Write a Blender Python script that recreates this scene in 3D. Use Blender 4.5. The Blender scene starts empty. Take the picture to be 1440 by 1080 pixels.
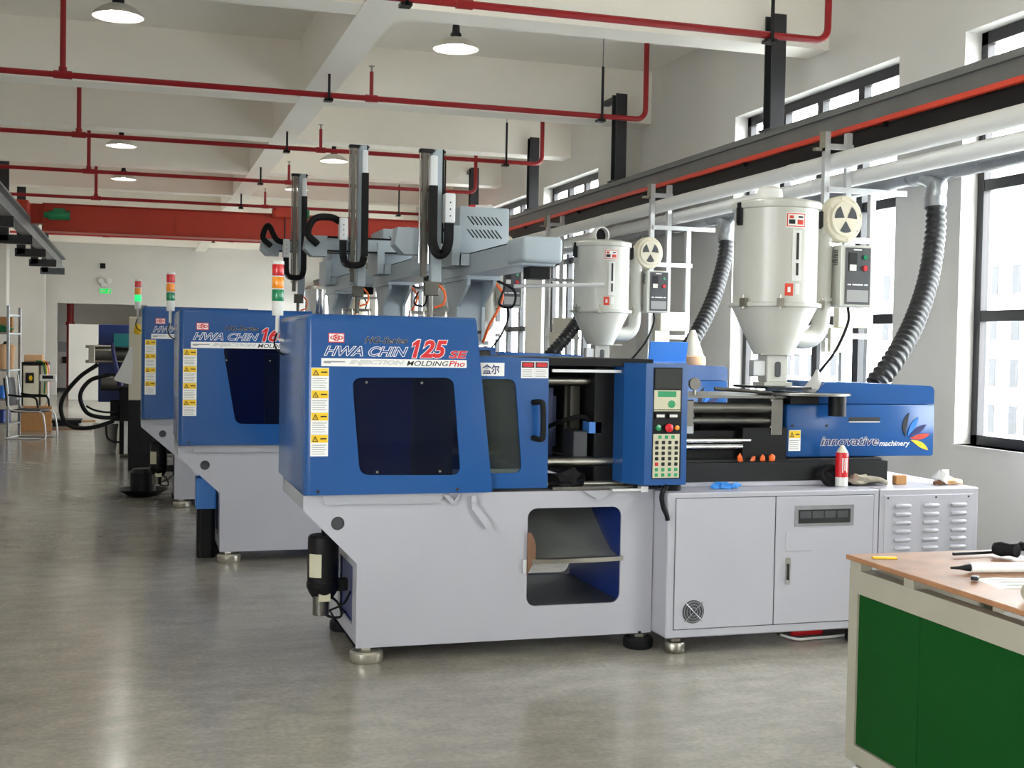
import bpy, bmesh, math, random
from mathutils import Matrix, Vector
random.seed(7)
SC = bpy.context.scene
COL = SC.collection
PI = math.pi

# ---------------------------------------------------------------- camera, sky, exposure
def _rz(a): return Matrix.Rotation(a, 3, 'Z')
def _rx(a): return Matrix.Rotation(a, 3, 'X')
cd = bpy.data.cameras.new('camera')
cd.sensor_width = 36.0
cd.lens = 36.0 * 1733.2 / 1440.0
cd.clip_end = 400
cam = bpy.data.objects.new('camera', cd)
COL.objects.link(cam)
_B = Matrix(((1, 0, 0), (0, 0, 1), (0, -1, 0)))
_M = _rz(-0.29798145) @ _rx(-0.03038472) @ _B @ _rz(-0.0179377)      # columns: right, down, forward
_R = Matrix((_M.col[0], -_M.col[1], -_M.col[2])).transposed()
cam.matrix_world = Matrix.Translation((0, 0, 1.6)) @ _R.to_4x4()
SC.camera = cam

SC.view_settings.view_transform = 'Standard'
SC.view_settings.look = 'None'
SC.view_settings.gamma = 1.0
SC.view_settings.use_curve_mapping = False
SC.view_settings.exposure = EXPOSURE = 0.0

W = bpy.data.worlds.new('overcast_sky'); SC.world = W
W.use_nodes = True
_bg = W.node_tree.nodes['Background']
_bg.inputs[0].default_value = (1.0, 0.992, 0.985, 1)
_bg.inputs[1].default_value = 20.5
try:
    SC.cycles.diffuse_bounces = 6
    SC.cycles.max_bounces = 12
    SC.cycles.transparent_max_bounces = 16
    SC.cycles.sample_clamp_indirect = 10.0
except Exception:
    pass

# ---------------------------------------------------------------- materials
def srgb(r, g, b):
    f = lambda c: (c / 255 / 12.92) if c / 255 <= .04045 else ((c / 255 + .055) / 1.055) ** 2.4
    return (f(r), f(g), f(b), 1)
MATS = {}
def mat(name, col, rough=.5, metal=0.0, var=0.0, scale=6.0, bump=0.0, coat=0.0, emit=0.0, spec=None, rvar=0.0, emit_col=None):
    if name in MATS: return MATS[name]
    m = bpy.data.materials.new(name); m.use_nodes = True
    nt = m.node_tree; b = nt.nodes['Principled BSDF']
    c = srgb(*col)
    b.inputs['Base Color'].default_value = c
    b.inputs['Roughness'].default_value = rough
    b.inputs['Metallic'].default_value = metal
    if coat: b.inputs['Coat Weight'].default_value = coat; b.inputs['Coat Roughness'].default_value = .12
    if spec is not None: b.inputs['Specular IOR Level'].default_value = spec
    if emit:
        b.inputs['Emission Color'].default_value = srgb(*emit_col) if emit_col else c
        b.inputs['Emission Strength'].default_value = emit
    if var or bump or rvar:
        tc = nt.nodes.new('ShaderNodeTexCoord'); ns = nt.nodes.new('ShaderNodeTexNoise')
        ns.inputs['Scale'].default_value = scale; ns.inputs['Detail'].default_value = 6
        nt.links.new(tc.outputs['Object'], ns.inputs['Vector'])
        if var:
            rp = nt.nodes.new('ShaderNodeValToRGB')
            rp.color_ramp.elements[0].position = .3; rp.color_ramp.elements[1].position = .72
            rp.color_ramp.elements[0].color = tuple(v * (1 - var) for v in c[:3]) + (1,)
            rp.color_ramp.elements[1].color = tuple(min(1, v * (1 + var * .6)) for v in c[:3]) + (1,)
            nt.links.new(ns.outputs['Fac'], rp.inputs['Fac']); nt.links.new(rp.outputs['Color'], b.inputs['Base Color'])
        if rvar:
            mr = nt.nodes.new('ShaderNodeMapRange')
            mr.inputs['To Min'].default_value = max(.02, rough - rvar); mr.inputs['To Max'].default_value = rough + rvar
            nt.links.new(ns.outputs['Fac'], mr.inputs['Value']); nt.links.new(mr.outputs['Result'], b.inputs['Roughness'])
        if bump:
            bp = nt.nodes.new('ShaderNodeBump'); bp.inputs['Strength'].default_value = bump; bp.inputs['Distance'].default_value = .01
            nt.links.new(ns.outputs['Fac'], bp.inputs['Height']); nt.links.new(bp.outputs['Normal'], b.inputs['Normal'])
    MATS[name] = m
    return m
def glass(name, tint, gloss=.1, rough=.02, haze=0.0, haze_col=(.3, .3, .3)):
    if name in MATS: return MATS[name]
    m = bpy.data.materials.new(name); m.use_nodes = True
    nt = m.node_tree; nt.nodes.clear()
    o = nt.nodes.new('ShaderNodeOutputMaterial'); mx = nt.nodes.new('ShaderNodeMixShader')
    t = nt.nodes.new('ShaderNodeBsdfTransparent'); g = nt.nodes.new('ShaderNodeBsdfGlossy'); fr = nt.nodes.new('ShaderNodeFresnel')
    fr.inputs['IOR'].default_value = 1.3 + gloss
    t.inputs['Color'].default_value = (*tint, 1); g.inputs['Roughness'].default_value = rough
    ge = nt.nodes.new('ShaderNodeNewGeometry'); sb = nt.nodes.new('ShaderNodeMath'); sb.operation = 'SUBTRACT'; sb.inputs[0].default_value = 1
    ml = nt.nodes.new('ShaderNodeMath'); ml.operation = 'MULTIPLY'
    nt.links.new(ge.outputs['Backfacing'], sb.inputs[1]); nt.links.new(sb.outputs[0], ml.inputs[0]); nt.links.new(fr.outputs[0], ml.inputs[1])   # a slab mirrors once, on its front
    nt.links.new(ml.outputs[0], mx.inputs[0]); nt.links.new(t.outputs[0], mx.inputs[1]); nt.links.new(g.outputs[0], mx.inputs[2])
    nt.links.new(mx.outputs[0], o.inputs['Surface'])
    if haze:          # scuffed acrylic scatters a little light
        df = nt.nodes.new('ShaderNodeBsdfDiffuse'); df.inputs['Color'].default_value = (*haze_col, 1)
        m2_ = nt.nodes.new('ShaderNodeMixShader'); m2_.inputs[0].default_value = haze
        nt.links.new(mx.outputs[0], m2_.inputs[1]); nt.links.new(df.outputs[0], m2_.inputs[2]); nt.links.new(m2_.outputs[0], o.inputs['Surface'])
    MATS[name] = m
    return m

def concrete_floor():
    m = bpy.data.materials.new('polished_concrete'); m.use_nodes = True
    nt = m.node_tree; b = nt.nodes['Principled BSDF']
    tc = nt.nodes.new('ShaderNodeTexCoord')
    def noise(scale, det, sx=1, sy=1):
        mp = nt.nodes.new('ShaderNodeMapping'); mp.inputs['Scale'].default_value = (sx, sy, 1)
        n = nt.nodes.new('ShaderNodeTexNoise'); n.inputs['Scale'].default_value = scale; n.inputs['Detail'].default_value = det
        nt.links.new(tc.outputs['Object'], mp.inputs['Vector']); nt.links.new(mp.outputs['Vector'], n.inputs['Vector'])
        return n.outputs['Fac']
    def ramp(f, a, ca, bb, cb):
        r = nt.nodes.new('ShaderNodeValToRGB'); e = r.color_ramp.elements
        e[0].position = a; e[0].color = ca; e[1].position = bb; e[1].color = cb
        nt.links.new(f, r.inputs['Fac']); return r.outputs['Color']
    def mult(a, c2, fac=1.0):
        x = nt.nodes.new('ShaderNodeMix'); x.data_type = 'RGBA'; x.blend_type = 'MULTIPLY'; x.inputs[0].default_value = fac
        nt.links.new(a, x.inputs[6]); nt.links.new(c2, x.inputs[7]); return x.outputs[2]
    base = ramp(noise(.55, 5), .3, srgb(140, 135, 125), .7, srgb(166, 161, 151))
    mott = ramp(noise(5, 7, 1, 1.6), .3, (.82, .82, .82, 1), .7, (1.07, 1.07, 1.07, 1))
    fine = ramp(noise(38, 6), .3, (.84, .84, .84, 1), .7, (1.07, 1.07, 1.07, 1))
    stain = ramp(noise(.9, 6, 1.4, .8), .56, (1, 1, 1, 1), .8, (.7, .69, .67, 1))
    nt.links.new(mult(mult(mult(base, mott), fine), stain), b.inputs['Base Color'])
    mr = nt.nodes.new('ShaderNodeMapRange'); mr.inputs['To Min'].default_value = .1; mr.inputs['To Max'].default_value = .26
    nt.links.new(noise(1.7, 6, 1, 2), mr.inputs['Value']); nt.links.new(mr.outputs['Result'], b.inputs['Roughness'])
    bp = nt.nodes.new('ShaderNodeBump'); bp.inputs['Strength'].default_value = .025; bp.inputs['Distance'].default_value = .01
    nt.links.new(noise(3.5, 4), bp.inputs['Height']); nt.links.new(bp.outputs['Normal'], b.inputs['Normal'])
    return m

def M(k): return MATS[k]
mat('wall', (222, 219, 213), .75, var=.04, scale=1.2, bump=.03)
mat('ceil', (250, 245, 234), .8, var=.04, scale=.8)
mat('blue', (33, 82, 144), .2, var=.04, scale=3, spec=.35)
mat('bluedark', (22, 48, 120), .4)
mat('blueb', (62, 128, 210), .35)
mat('white', (176, 176, 185), .38, var=.03, scale=2.5, coat=.15)
mat('whitegrey', (166, 167, 174), .42)
mat('greydk', (64, 66, 70), .5, var=.1)
mat('black', (12, 12, 14), .5, spec=.25)
mat('blackm', (24, 25, 27), .45, spec=.3)
mat('rubber', (18, 18, 20), .7, spec=.25)
mat('steel', (150, 147, 138), .32, metal=1.0, rvar=.08, scale=9)
mat('footsteel', (196, 192, 180), .3, metal=.8)
mat('steeldk', (110, 108, 102), .4, metal=.9, var=.2, rvar=.12)
mat('chrome', (200, 200, 200), .12, metal=1.0)
mat('galv', (150, 152, 155), .38, metal=.85, var=.12, scale=22)
mat('steelbeam', (118, 119, 118), .5, var=.1, metal=.2, scale=4)
mat('darkbeam', (44, 45, 48), .5, var=.12, scale=5)
mat('redpipe', (150, 18, 24), .38)
mat('redcond', (214, 62, 36), .4)
mat('crane', (172, 44, 20), .42, var=.06)
mat('pvc', (226, 226, 222), .35)
mat('alu', (205, 206, 206), .4, metal=.4)
mat('dryer', (196, 196, 188), .35, var=.03, coat=.2)
mat('cream', (222, 216, 196), .4)
mat('robot', (172, 184, 192), .38, var=.03)
mat('robotw', (226, 229, 230), .4)
mat('framedk', (38, 39, 43), .42)
mat('green', (8, 66, 18), .5, var=.06, scale=3, spec=.12)
mat('benchfr', (156, 151, 136), .45, var=.05)
mat('paper', (238, 238, 236), .7)
mat('ylw', (238, 196, 30), .45)
mat('ink', (22, 22, 26), .6)
mat('inkgrey', (150, 150, 150), .6)
mat('red', (206, 22, 34), .4)
mat('orange', (232, 100, 30), .45)
mat('navygrey', (48, 58, 92), .5, metal=.3)
mat('navy', (26, 32, 92), .45)
mat('lblue', (34, 120, 220), .45)
mat('chute', (150, 152, 148), .4, metal=.4, var=.1)
mat('cardb', (176, 128, 78), .75, var=.12, scale=14)
mat('brown', (118, 84, 62), .7, var=.1)
mat('tan', (214, 172, 130), .7)
mat('plastic_w', (222, 222, 218), .4)
mat('teal', (22, 128, 134), .4)
mat('greenplastic', (16, 120, 74), .45)
mat('lens_red', (214, 28, 34), .22, coat=.5)
mat('lens_amber', (250, 148, 20), .22, coat=.5)
mat('lens_green', (10, 130, 80), .22, coat=.5)
mat('lens_green_on', (20, 235, 120), .3, emit=1.0)
mat('bulb', (255, 255, 250), .3, emit=100.0)
mat('shade_in', (236, 240, 244), .3)
mat('shade_out', (196, 192, 182), .35, metal=.3)
mat('exit', (30, 210, 90), .4, emit=.6)
mat('lcd', (58, 60, 58), .5, spec=.15)
mat('padbeige', (200, 196, 170), .5)
mat('padgreen', (40, 150, 96), .5)
mat('clothgrey', (150, 144, 128), .85, var=.15, scale=40)
mat('bagfilm', (206, 206, 204), .3)
mat('nitrile', (60, 140, 220), .45)
mat('hose', (26, 27, 30), .4)
mat('extwall', (236, 238, 240), .8)
mat('extglass', (52, 53, 55), .8)
mat('extground', (170, 172, 172), .9)
def wood():
    m = mat('wood', (158, 112, 78), .5, var=.3, scale=7, bump=.05)
    return m
wood()
glass('pane', (.93, .96, .97), .1)
glass('tinted', (.42, .46, .56), -.03, haze=.05, haze_col=(.05, .07, .2))
glass('smoke', (.5, .56, .53), .0, haze=.13, haze_col=(.2, .23, .22))
MATS['floor'] = concrete_floor()

# ---------------------------------------------------------------- mesh kit
def rrect(x0, x1, z0, z1, r, n=5):
    pts = []
    for cx, cz, a0 in ((x1 - r, z1 - r, 0), (x0 + r, z1 - r, 90), (x0 + r, z0 + r, 180), (x1 - r, z0 + r, 270)):
        for i in range(n + 1):
            a = math.radians(a0 + 90 * i / n); pts.append((cx + r * math.cos(a), cz + r * math.sin(a)))
    return pts
def rpoly(pts, r, n=5):
    """polygon with rounded corners"""
    out = []; N = len(pts)
    for i in range(N):
        p0, p, p1 = Vector(pts[i - 1]), Vector(pts[i]), Vector(pts[(i + 1) % N])
        a = p + (p0 - p).normalized() * r; b = p + (p1 - p).normalized() * r
        for k in range(n + 1):
            t = k / n; out.append(tuple(a * (1 - t) ** 2 + p * 2 * t * (1 - t) + b * t * t))
    return out
def circ(cx, cz, r, n=20): return [(cx + r * math.cos(2 * PI * i / n), cz + r * math.sin(2 * PI * i / n)) for i in range(n)]
def smooth_path(pts, k=6):
    P = [Vector(p) for p in pts]; out = []
    for i in range(len(P) - 1):
        p0 = P[i - 1] if i else P[0] * 2 - P[1]; p1, p2 = P[i], P[i + 1]
        p3 = P[i + 2] if i + 2 < len(P) else P[-1] * 2 - P[-2]
        for j in range(k):
            t = j / k
            out.append(.5 * (2 * p1 + (p2 - p0) * t + (2 * p0 - 5 * p1 + 4 * p2 - p3) * t * t + (3 * p1 - p0 - 3 * p2 + p3) * t ** 3))
    out.append(P[-1]); return out
class G:
    def __init__(s): s.v = []; s.f = []
    def add(s, vs, fs, mtx=None):
        o = len(s.v)
        s.v += [tuple(mtx @ Vector(v)) if mtx else tuple(v) for v in vs]
        s.f += [tuple(i + o for i in f) for f in fs]
        return s
    def bmadd(s, bm, mtx=None):
        bm.verts.index_update()
        s.add([v.co[:] for v in bm.verts], [[v.index for v in f.verts] for f in bm.faces], mtx); bm.free(); return s
    def box(s, x0, x1, y0, y1, z0, z1, bev=0.0, seg=1, mtx=None):
        if bev:
            bm = bmesh.new()
            bmesh.ops.create_cube(bm, size=1, matrix=Matrix.Translation(((x0 + x1) / 2, (y0 + y1) / 2, (z0 + z1) / 2)) @ Matrix.Diagonal((x1 - x0, y1 - y0, z1 - z0, 1)))
            bmesh.ops.bevel(bm, geom=bm.edges[:], offset=bev, segments=seg, affect='EDGES', profile=.5)
            return s.bmadd(bm, mtx)
        v = [(x, y, z) for x in (x0, x1) for y in (y0, y1) for z in (z0, z1)]
        return s.add(v, [(0, 1, 3, 2), (4, 6, 7, 5), (0, 4, 5, 1), (2, 3, 7, 6), (0, 2, 6, 4), (1, 5, 7, 3)], mtx)
    def prism(s, poly, axis, a, b, mtx=None):
        def P(u, w, t): return {'y': (u, t, w), 'x': (t, u, w), 'z': (u, w, t)}[axis]
        n = len(poly)
        v = [P(u, w, a) for u, w in poly] + [P(u, w, b) for u, w in poly]
        f = [tuple(range(n)), tuple(range(2 * n - 1, n - 1, -1))] + [(i, (i + 1) % n, (i + 1) % n + n, i + n) for i in range(n)]
        return s.add(v, f, mtx)
    def plate(s, loops, axis, a, b, mtx=None):
        """outline (first loop) with holes, extruded from a to b along axis"""
        def P(u, w, t): return {'y': (u, t, w), 'x': (t, u, w), 'z': (u, w, t)}[axis]
        bm = bmesh.new()
        for L in loops:
            vs = [bm.verts.new(P(u, w, a)) for u, w in L]
            for i in range(len(vs)): bm.edges.new((vs[i], vs[(i + 1) % len(vs)]))
        bmesh.ops.triangle_fill(bm, use_beauty=True, edges=bm.edges[:])
        r = bmesh.ops.extrude_face_region(bm, geom=bm.faces[:])
        d = {'y': Vector((0, b - a, 0)), 'x': Vector((b - a, 0, 0)), 'z': Vector((0, 0, b - a))}[axis]
        bmesh.ops.translate(bm, verts=[e for e in r['geom'] if isinstance(e, bmesh.types.BMVert)], vec=d)
        return s.bmadd(bm, mtx)
    def cyl(s, p0, p1, r, r2=None, n=16, mtx=None):
        p0, p1 = Vector(p0), Vector(p1); r2 = r if r2 is None else r2
        d = (p1 - p0).normalized(); u = d.orthogonal().normalized(); w = d.cross(u)
        v = []
        for p, rr in ((p0, r), (p1, r2)):
            v += [p + u * rr * math.cos(2 * PI * i / n) + w * rr * math.sin(2 * PI * i / n) for i in range(n)]
        f = [tuple(range(n)), tuple(range(2 * n - 1, n - 1, -1))] + [(i, (i + 1) % n, (i + 1) % n + n, i + n) for i in range(n)]
        return s.add(v, f, mtx)
    def tube(s, pts, r, n=8, mtx=None, rf=None):
        P = [Vector(p) for p in pts]; N = len(P); v = []; f = []
        t0 = (P[1] - P[0]).normalized(); u = t0.orthogonal().normalized()
        for i in range(N):
            t = (P[min(i + 1, N - 1)] - P[max(i - 1, 0)]).normalized()
            u = (u - t * u.dot(t)).normalized(); w = t.cross(u); rr = rf(i) if rf else r
            v += [P[i] + (u * math.cos(2 * PI * k / n) + w * math.sin(2 * PI * k / n)) * rr for k in range(n)]
        for i in range(N - 1):
            f += [(i * n + k, i * n + (k + 1) % n, (i + 1) * n + (k + 1) % n, (i + 1) * n + k) for k in range(n)]
        f += [tuple(range(n)), tuple(range(N * n - 1, (N - 1) * n - 1, -1))]
        return s.add(v, f, mtx)
    def lathe(s, prof, c=(0, 0, 0), n=28, d=(0, 0, 1), mtx=None, cap=True):
        c = Vector(c); d = Vector(d).normalized(); u = d.orthogonal().normalized(); w = d.cross(u); v = []; f = []; N = len(prof)
        for r, z in prof:
            r = max(r, 1e-4)
            v += [c + d * z + (u * math.cos(2 * PI * k / n) + w * math.sin(2 * PI * k / n)) * r for k in range(n)]
        for i in range(N - 1):
            f += [(i * n + k, i * n + (k + 1) % n, (i + 1) * n + (k + 1) % n, (i + 1) * n + k) for k in range(n)]
        if cap: f += [tuple(range(n)), tuple(range(N * n - 1, (N - 1) * n - 1, -1))]
        return s.add(v, f, mtx)
    def blob(s, c, sx, sy, sz, seed=0, amp=.2, n=2):
        bm = bmesh.new(); bmesh.ops.create_icosphere(bm, subdivisions=n, radius=1)
        rn = random.Random(seed); ph = [rn.uniform(0, 6) for _ in range(6)]
        for v in bm.verts:
            k = 1 + amp * (math.sin(3 * v.co.x + ph[0]) * math.sin(4 * v.co.y + ph[1]) + .6 * math.sin(6 * v.co.z + ph[2] + 4 * v.co.x))
            z = max(v.co.z * k, -.75)
            v.co = Vector((v.co.x * k * sx + c[0], v.co.y * k * sy + c[1], z * sz + c[2]))
        return s.bmadd(bm)
    def mesh(s, name, m, smooth=True, ang=34):
        me = bpy.data.meshes.new(name); me.from_pydata(s.v, [], s.f); me.validate()
        bm = bmesh.new(); bm.from_mesh(me); bmesh.ops.recalc_face_normals(bm, faces=bm.faces[:]); bm.to_mesh(me); bm.free()
        if smooth:
            for p in me.polygons: p.use_smooth = True
            me.set_sharp_from_angle(angle=math.radians(ang))
        me.materials.append(M(m) if isinstance(m, str) else m)
        return me
    def build(s, name, m, parent=None, **k):
        o = bpy.data.objects.new(name, s.mesh(name, m, **k)); COL.objects.link(o)
        if parent: o.parent = parent
        return o
def inst(src, name, parent, loc=(0, 0, 0), rot=None):
    o = src.copy(); o.name = name; COL.objects.link(o); o.parent = parent; o.location = loc
    if rot: o.rotation_euler = rot
    return o
def thing(name, label, cat, loc=(0, 0, 0), rz=0, group=None):
    o = bpy.data.objects.new(name, None); COL.objects.link(o); o.location = loc; o.rotation_euler = (0, 0, rz); o.empty_display_size = .1
    o['label'] = label; o['category'] = cat
    if group: o['group'] = group
    return o
def tag(o, label, cat, group=None):
    o['label'] = label; o['category'] = cat
    if group: o['group'] = group
    return o
def struct(o, label=None):
    o['kind'] = 'structure'
    if label: o['label'] = label
    return o
def sempty(name, label=None):
    o = bpy.data.objects.new(name, None); COL.objects.link(o); o.empty_display_size = .1
    return struct(o, label)
_tc = {}
def text_geo(txt, shear=0, offset=0, ext=.004, bold=False):
    k = (txt, shear, offset)
    if k not in _tc:
        cu = bpy.data.curves.new('t', 'FONT'); cu.body = txt; cu.shear = shear; cu.offset = offset; cu.extrude = 0; cu.resolution_u = 3; cu.size = 1
        ob = bpy.data.objects.new('t', cu); COL.objects.link(ob)
        bpy.context.view_layer.update()
        me = bpy.data.meshes.new_from_object(ob.evaluated_get(bpy.context.evaluated_depsgraph_get()))
        _tc[k] = ([v.co[:] for v in me.vertices], [tuple(p.vertices) for p in me.polygons])
        bpy.data.objects.remove(ob); bpy.data.curves.remove(cu); bpy.data.meshes.remove(me)
    return _tc[k]
def text(txt, box, y, m, parent, shear=0, outline=None, ow=.03, bold=.02, name='lettering', plane='xz'):
    """letters fitted to box=(x0,x1,z0,z1) on the plane y, reading towards -y"""
    v0, _ = text_geo(txt, shear, bold)
    if not v0: return None
    xs = [v[0] for v in v0]; ys = [v[1] for v in v0]
    sx = (box[1] - box[0]) / (max(xs) - min(xs)); sz = (box[3] - box[2]) / (max(ys) - min(ys))
    res = None
    for off, mm, dy in (((bold + ow, outline, 0.0), (bold, m, .0012)) if outline else ((bold, m, 0.0),)):
        v, f = text_geo(txt, shear, off)
        def P(q): return (box[0] + (q[0] - min(xs)) * sx, y - dy, box[2] + (q[1] - min(ys)) * sz)
        me = bpy.data.meshes.new(name); me.from_pydata([P(q) for q in v], [], f)
        me.materials.append(M(mm)); o = bpy.data.objects.new(name, me); COL.objects.link(o); o.parent = parent
        if res is None: res = o
    return res

# ================================================================= the setting
XR, XL, YF, YB, ZC = 5.7, -3.4, -8.0, 37.0, 4.8
WZ0, WZ1 = .95, 3.92
WINS = [(-4.65, -1.9), (-1.1, 1.65), (4.85, 7.6), (8.4, 11.15), (14.4, 17.15), (17.95, 20.7), (23.9, 26.65), (27.45, 30.2), (33.4, 36.1)]
struct(G().box(XL - .3, XR + .3, YF - .3, 40.2, -.15, 0).build('floor', 'floor', smooth=False), 'grey polished concrete floor')
struct(G().box(XL - .3, XR + .3, YF - .3, 40.2, ZC, ZC + .2).build('ceiling', 'ceil', smooth=False), 'white painted concrete ceiling slab')
rect = lambda a, b, c, d: [(a, c), (b, c), (b, d), (a, d)]
struct(G().plate([rect(YF, YB + .2, 0, ZC)] + [rect(a, b, WZ0, WZ1) for a, b in WINS], 'x', XR, XR + .28).build('wall_right', 'wall', smooth=False), 'white wall with tall windows')
FILL_LWINS = [(-6.2, -3.0), (-1.4, 2.4), (28.2, 30.2)]  # openings added out of view, to bring fill light
FWINS = []; FZ = (1.35, 4.05)
struct(G().plate([rect(YF, YB + .2, 0, ZC)] + [rect(a, b, WZ0, 3.0) for a, b in FILL_LWINS], 'x', XL - .25, XL).build('wall_left', 'wall', smooth=False), 'white left wall with windows added for fill light')
struct(G().plate([rect(XL, XR, 0, ZC)] + [rect(a, b, *FZ) for a, b in FWINS], 'y', YF - .25, YF).build('wall_front', 'wall', smooth=False), 'white wall behind the camera with windows')
struct(G().plate([[(XL, 0), (-2.08, 0), (-2.08, 2.6), (.35, 2.6), (.35, 0), (XR, 0), (XR, ZC), (XL, ZC)]], 'y', YB, YB + .2).build('wall_back', 'wall', smooth=False), 'white end wall with a wide doorway')
struct(G().box(-2.6, .9, 39.8, 40.0, 0, 3).box(-2.6, -2.5, YB + .2, 39.8, 0, 3).box(.8, .9, YB + .2, 39.8, 0, 3).box(-2.5, .8, YB + .2, 39.8, 2.75, 2.9).build('wall_alcove', 'wall', smooth=False))
struct(G().box(-2.5, .8, 39.77, 39.8, 0, .1).build('baseboard_alcove', 'greydk', smooth=False))
# concrete beams, girder and columns
for i, y in enumerate((-7.0, -5.2, -2.4, .8, 4.0, 7.0, 9.61, 13.43, 16.17, 19.5, 22.7, 25.9, 29.1, 32.3, 35.4)):
    struct(G().box(XL, XR, y - .17, y + .17, 4.2, ZC).build('trim_%d' % (i + 1), 'ceil', smooth=False))
struct(G().box(1.66, 1.97, YF, YB, 4.196, ZC).build('trim_16', 'ceil', smooth=False))
for i, y in enumerate((-5.0, 4.0, 13.55, 23.0)):
    struct(G().box(5.38, XR, y, y + .55, 0, ZC).build('trim_%d' % (17 + i), 'wall', smooth=False))
for i, y in enumerate((6.0, 16.0, 25.5, 36.0)):
    struct(G().box(XL, -2.35, y, y + .6, 0, ZC).build('trim_%d' % (21 + i), 'wall', smooth=False))

# windows: dark aluminium frames, mullions, transoms, panes
def window(n, y0, y1, left=False):  # left marks the added, unseen windows for fill light
    WZ1 = 3.0 if left else 3.92
    w = sempty('window_%d' % n, 'tall dark framed window')
    x0, x1 = 5.84, 5.90
    fr = G()
    fr.box(x0, x1, y0, y0 + .07, WZ0, WZ1).box(x0, x1, y1 - .07, y1, WZ0, WZ1).box(x0, x1, y0, y1, WZ0, WZ0 + .07).box(x0, x1, y0, y1, WZ1 - .09, WZ1)
    fr.build('window_frame', 'framedk', w, smooth=False)
    cols = [y0 + .07 + (y1 - y0 - .14) * k / 4 for k in range(5)]
    for c in cols[1:-1]: G().box(x0 - .01, x1, c - .045, c + .045, WZ0 + .07, WZ1 - .09).build('mullion', 'framedk', w, smooth=False)
    rows = [WZ0 + .07, 1.88, WZ1 - .09] if left else [WZ0 + .07, 1.88, 2.82, 3.4, WZ1 - .09]
    for r in rows[1:-1]: G().box(x0 + .005, x1, y0 + .07, y1 - .07, r - .04, r + .04).build('transom', 'framedk', w, smooth=False)
    for a, b in zip(cols, cols[1:]):
        for c, d in zip(rows, rows[1:]):
            G().box(x0 + .025, x0 + .033, a + .02, b - .02, c + .02, d - .02).build('pane', 'pane', w, smooth=False)
    for k, c in enumerate([] if left else cols[:-1]):            # opened top vents: bars of the awning sash
        G().box(x0 - .05, x0 - .01, c + .07, cols[k + 1] - .07, 3.56, 3.61).build('sash_bar', 'framedk', w, smooth=False)
    sill = G().box(XR - .012, 5.84, y0 - .02, y1 + .02, WZ0 - .02, WZ0).build('window_sill', 'wall', w, smooth=False)
    if left: w.location = (XL + XR, y0 + y1, 0); w.rotation_euler = (0, 0, PI)
    L = bpy.data.lights.new('daylight_portal', 'AREA'); L.shape = 'RECTANGLE'; L.size = y1 - y0; L.size_y = WZ1 - WZ0; L.cycles.is_portal = True
    o = bpy.data.objects.new('daylight_portal', L); COL.objects.link(o)
    o.matrix_world = (Matrix.Translation((XL + XR, y0 + y1, 0)) @ Matrix.Rotation(PI, 4, 'Z') if left else Matrix()) @ Matrix.Translation((6.0, (y0 + y1) / 2, (WZ0 + WZ1) / 2)) @ Matrix(((0, 0, 1, 0), (1, 0, 0, 0), (0, 1, 0, 0), (0, 0, 0, 1)))
for i, (a, b) in enumerate(WINS): window(i + 1, a, b)
for i, (a, b) in enumerate(FILL_LWINS): window(i + 1 + len(WINS), a, b, True)  # added windows out of view, only for their fill light

for i, (a, b) in enumerate(FWINS):
    w = sempty('window_%d' % (30 + i), 'window in the wall behind the camera')
    y0, y1 = YF - .16, YF - .1
    G().plate([rect(a, b, *FZ), rect(a + .07, (a + b) / 2 - .04, FZ[0] + .07, FZ[1] - .07), rect((a + b) / 2 + .04, b - .07, FZ[0] + .07, FZ[1] - .07)], 'y', y0, y1).build('window_frame', 'framedk', w, smooth=False)
    for u, v in ((a + .06, (a + b) / 2 - .03), ((a + b) / 2 + .03, b - .06)): G().box(u, v, YF - .134, YF - .128, FZ[0] + .06, FZ[1] - .06).build('pane', 'pane', w, smooth=False)
    L = bpy.data.lights.new('daylight_portal', 'AREA'); L.shape = 'RECTANGLE'; L.size = b - a; L.size_y = FZ[1] - FZ[0]; L.cycles.is_portal = True
    o = bpy.data.objects.new('daylight_portal', L); COL.objects.link(o)
    o.matrix_world = Matrix.Translation(((a + b) / 2, YF - .3, sum(FZ) / 2)) @ Matrix.Rotation(-PI / 2, 4, 'X')
# outside: ground and a pale building
struct(G().box(6.4, 160, -120, 220, -4.3, -4).build('ground', 'extground', smooth=False))
bd = thing('office_building', 'pale office block seen faintly through the nearest window', 'building', (50, 30, -4))
G().box(0, 14, 0, 70, 0, 11.5).build('wall', 'extwall', bd, smooth=False)
G().box(-.3, 14.3, -.3, 70.3, 11.5, 12.1).build('roof', 'extwall', bd, smooth=False)
_w = None
for r in range(4):
    for k in range(42):
        y = 1.2 + k * 1.65 + (.35 if k % 2 else 0)
        if _w is None: _w = G().box(-.06, .05, 0, .7, 0, 1.7).build('window', 'extglass', bd, smooth=False); _w.location = (0, y, .9 + 2.8 * r)
        else: inst(_w, 'window', bd, (0, y, .9 + 2.8 * r))

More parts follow.
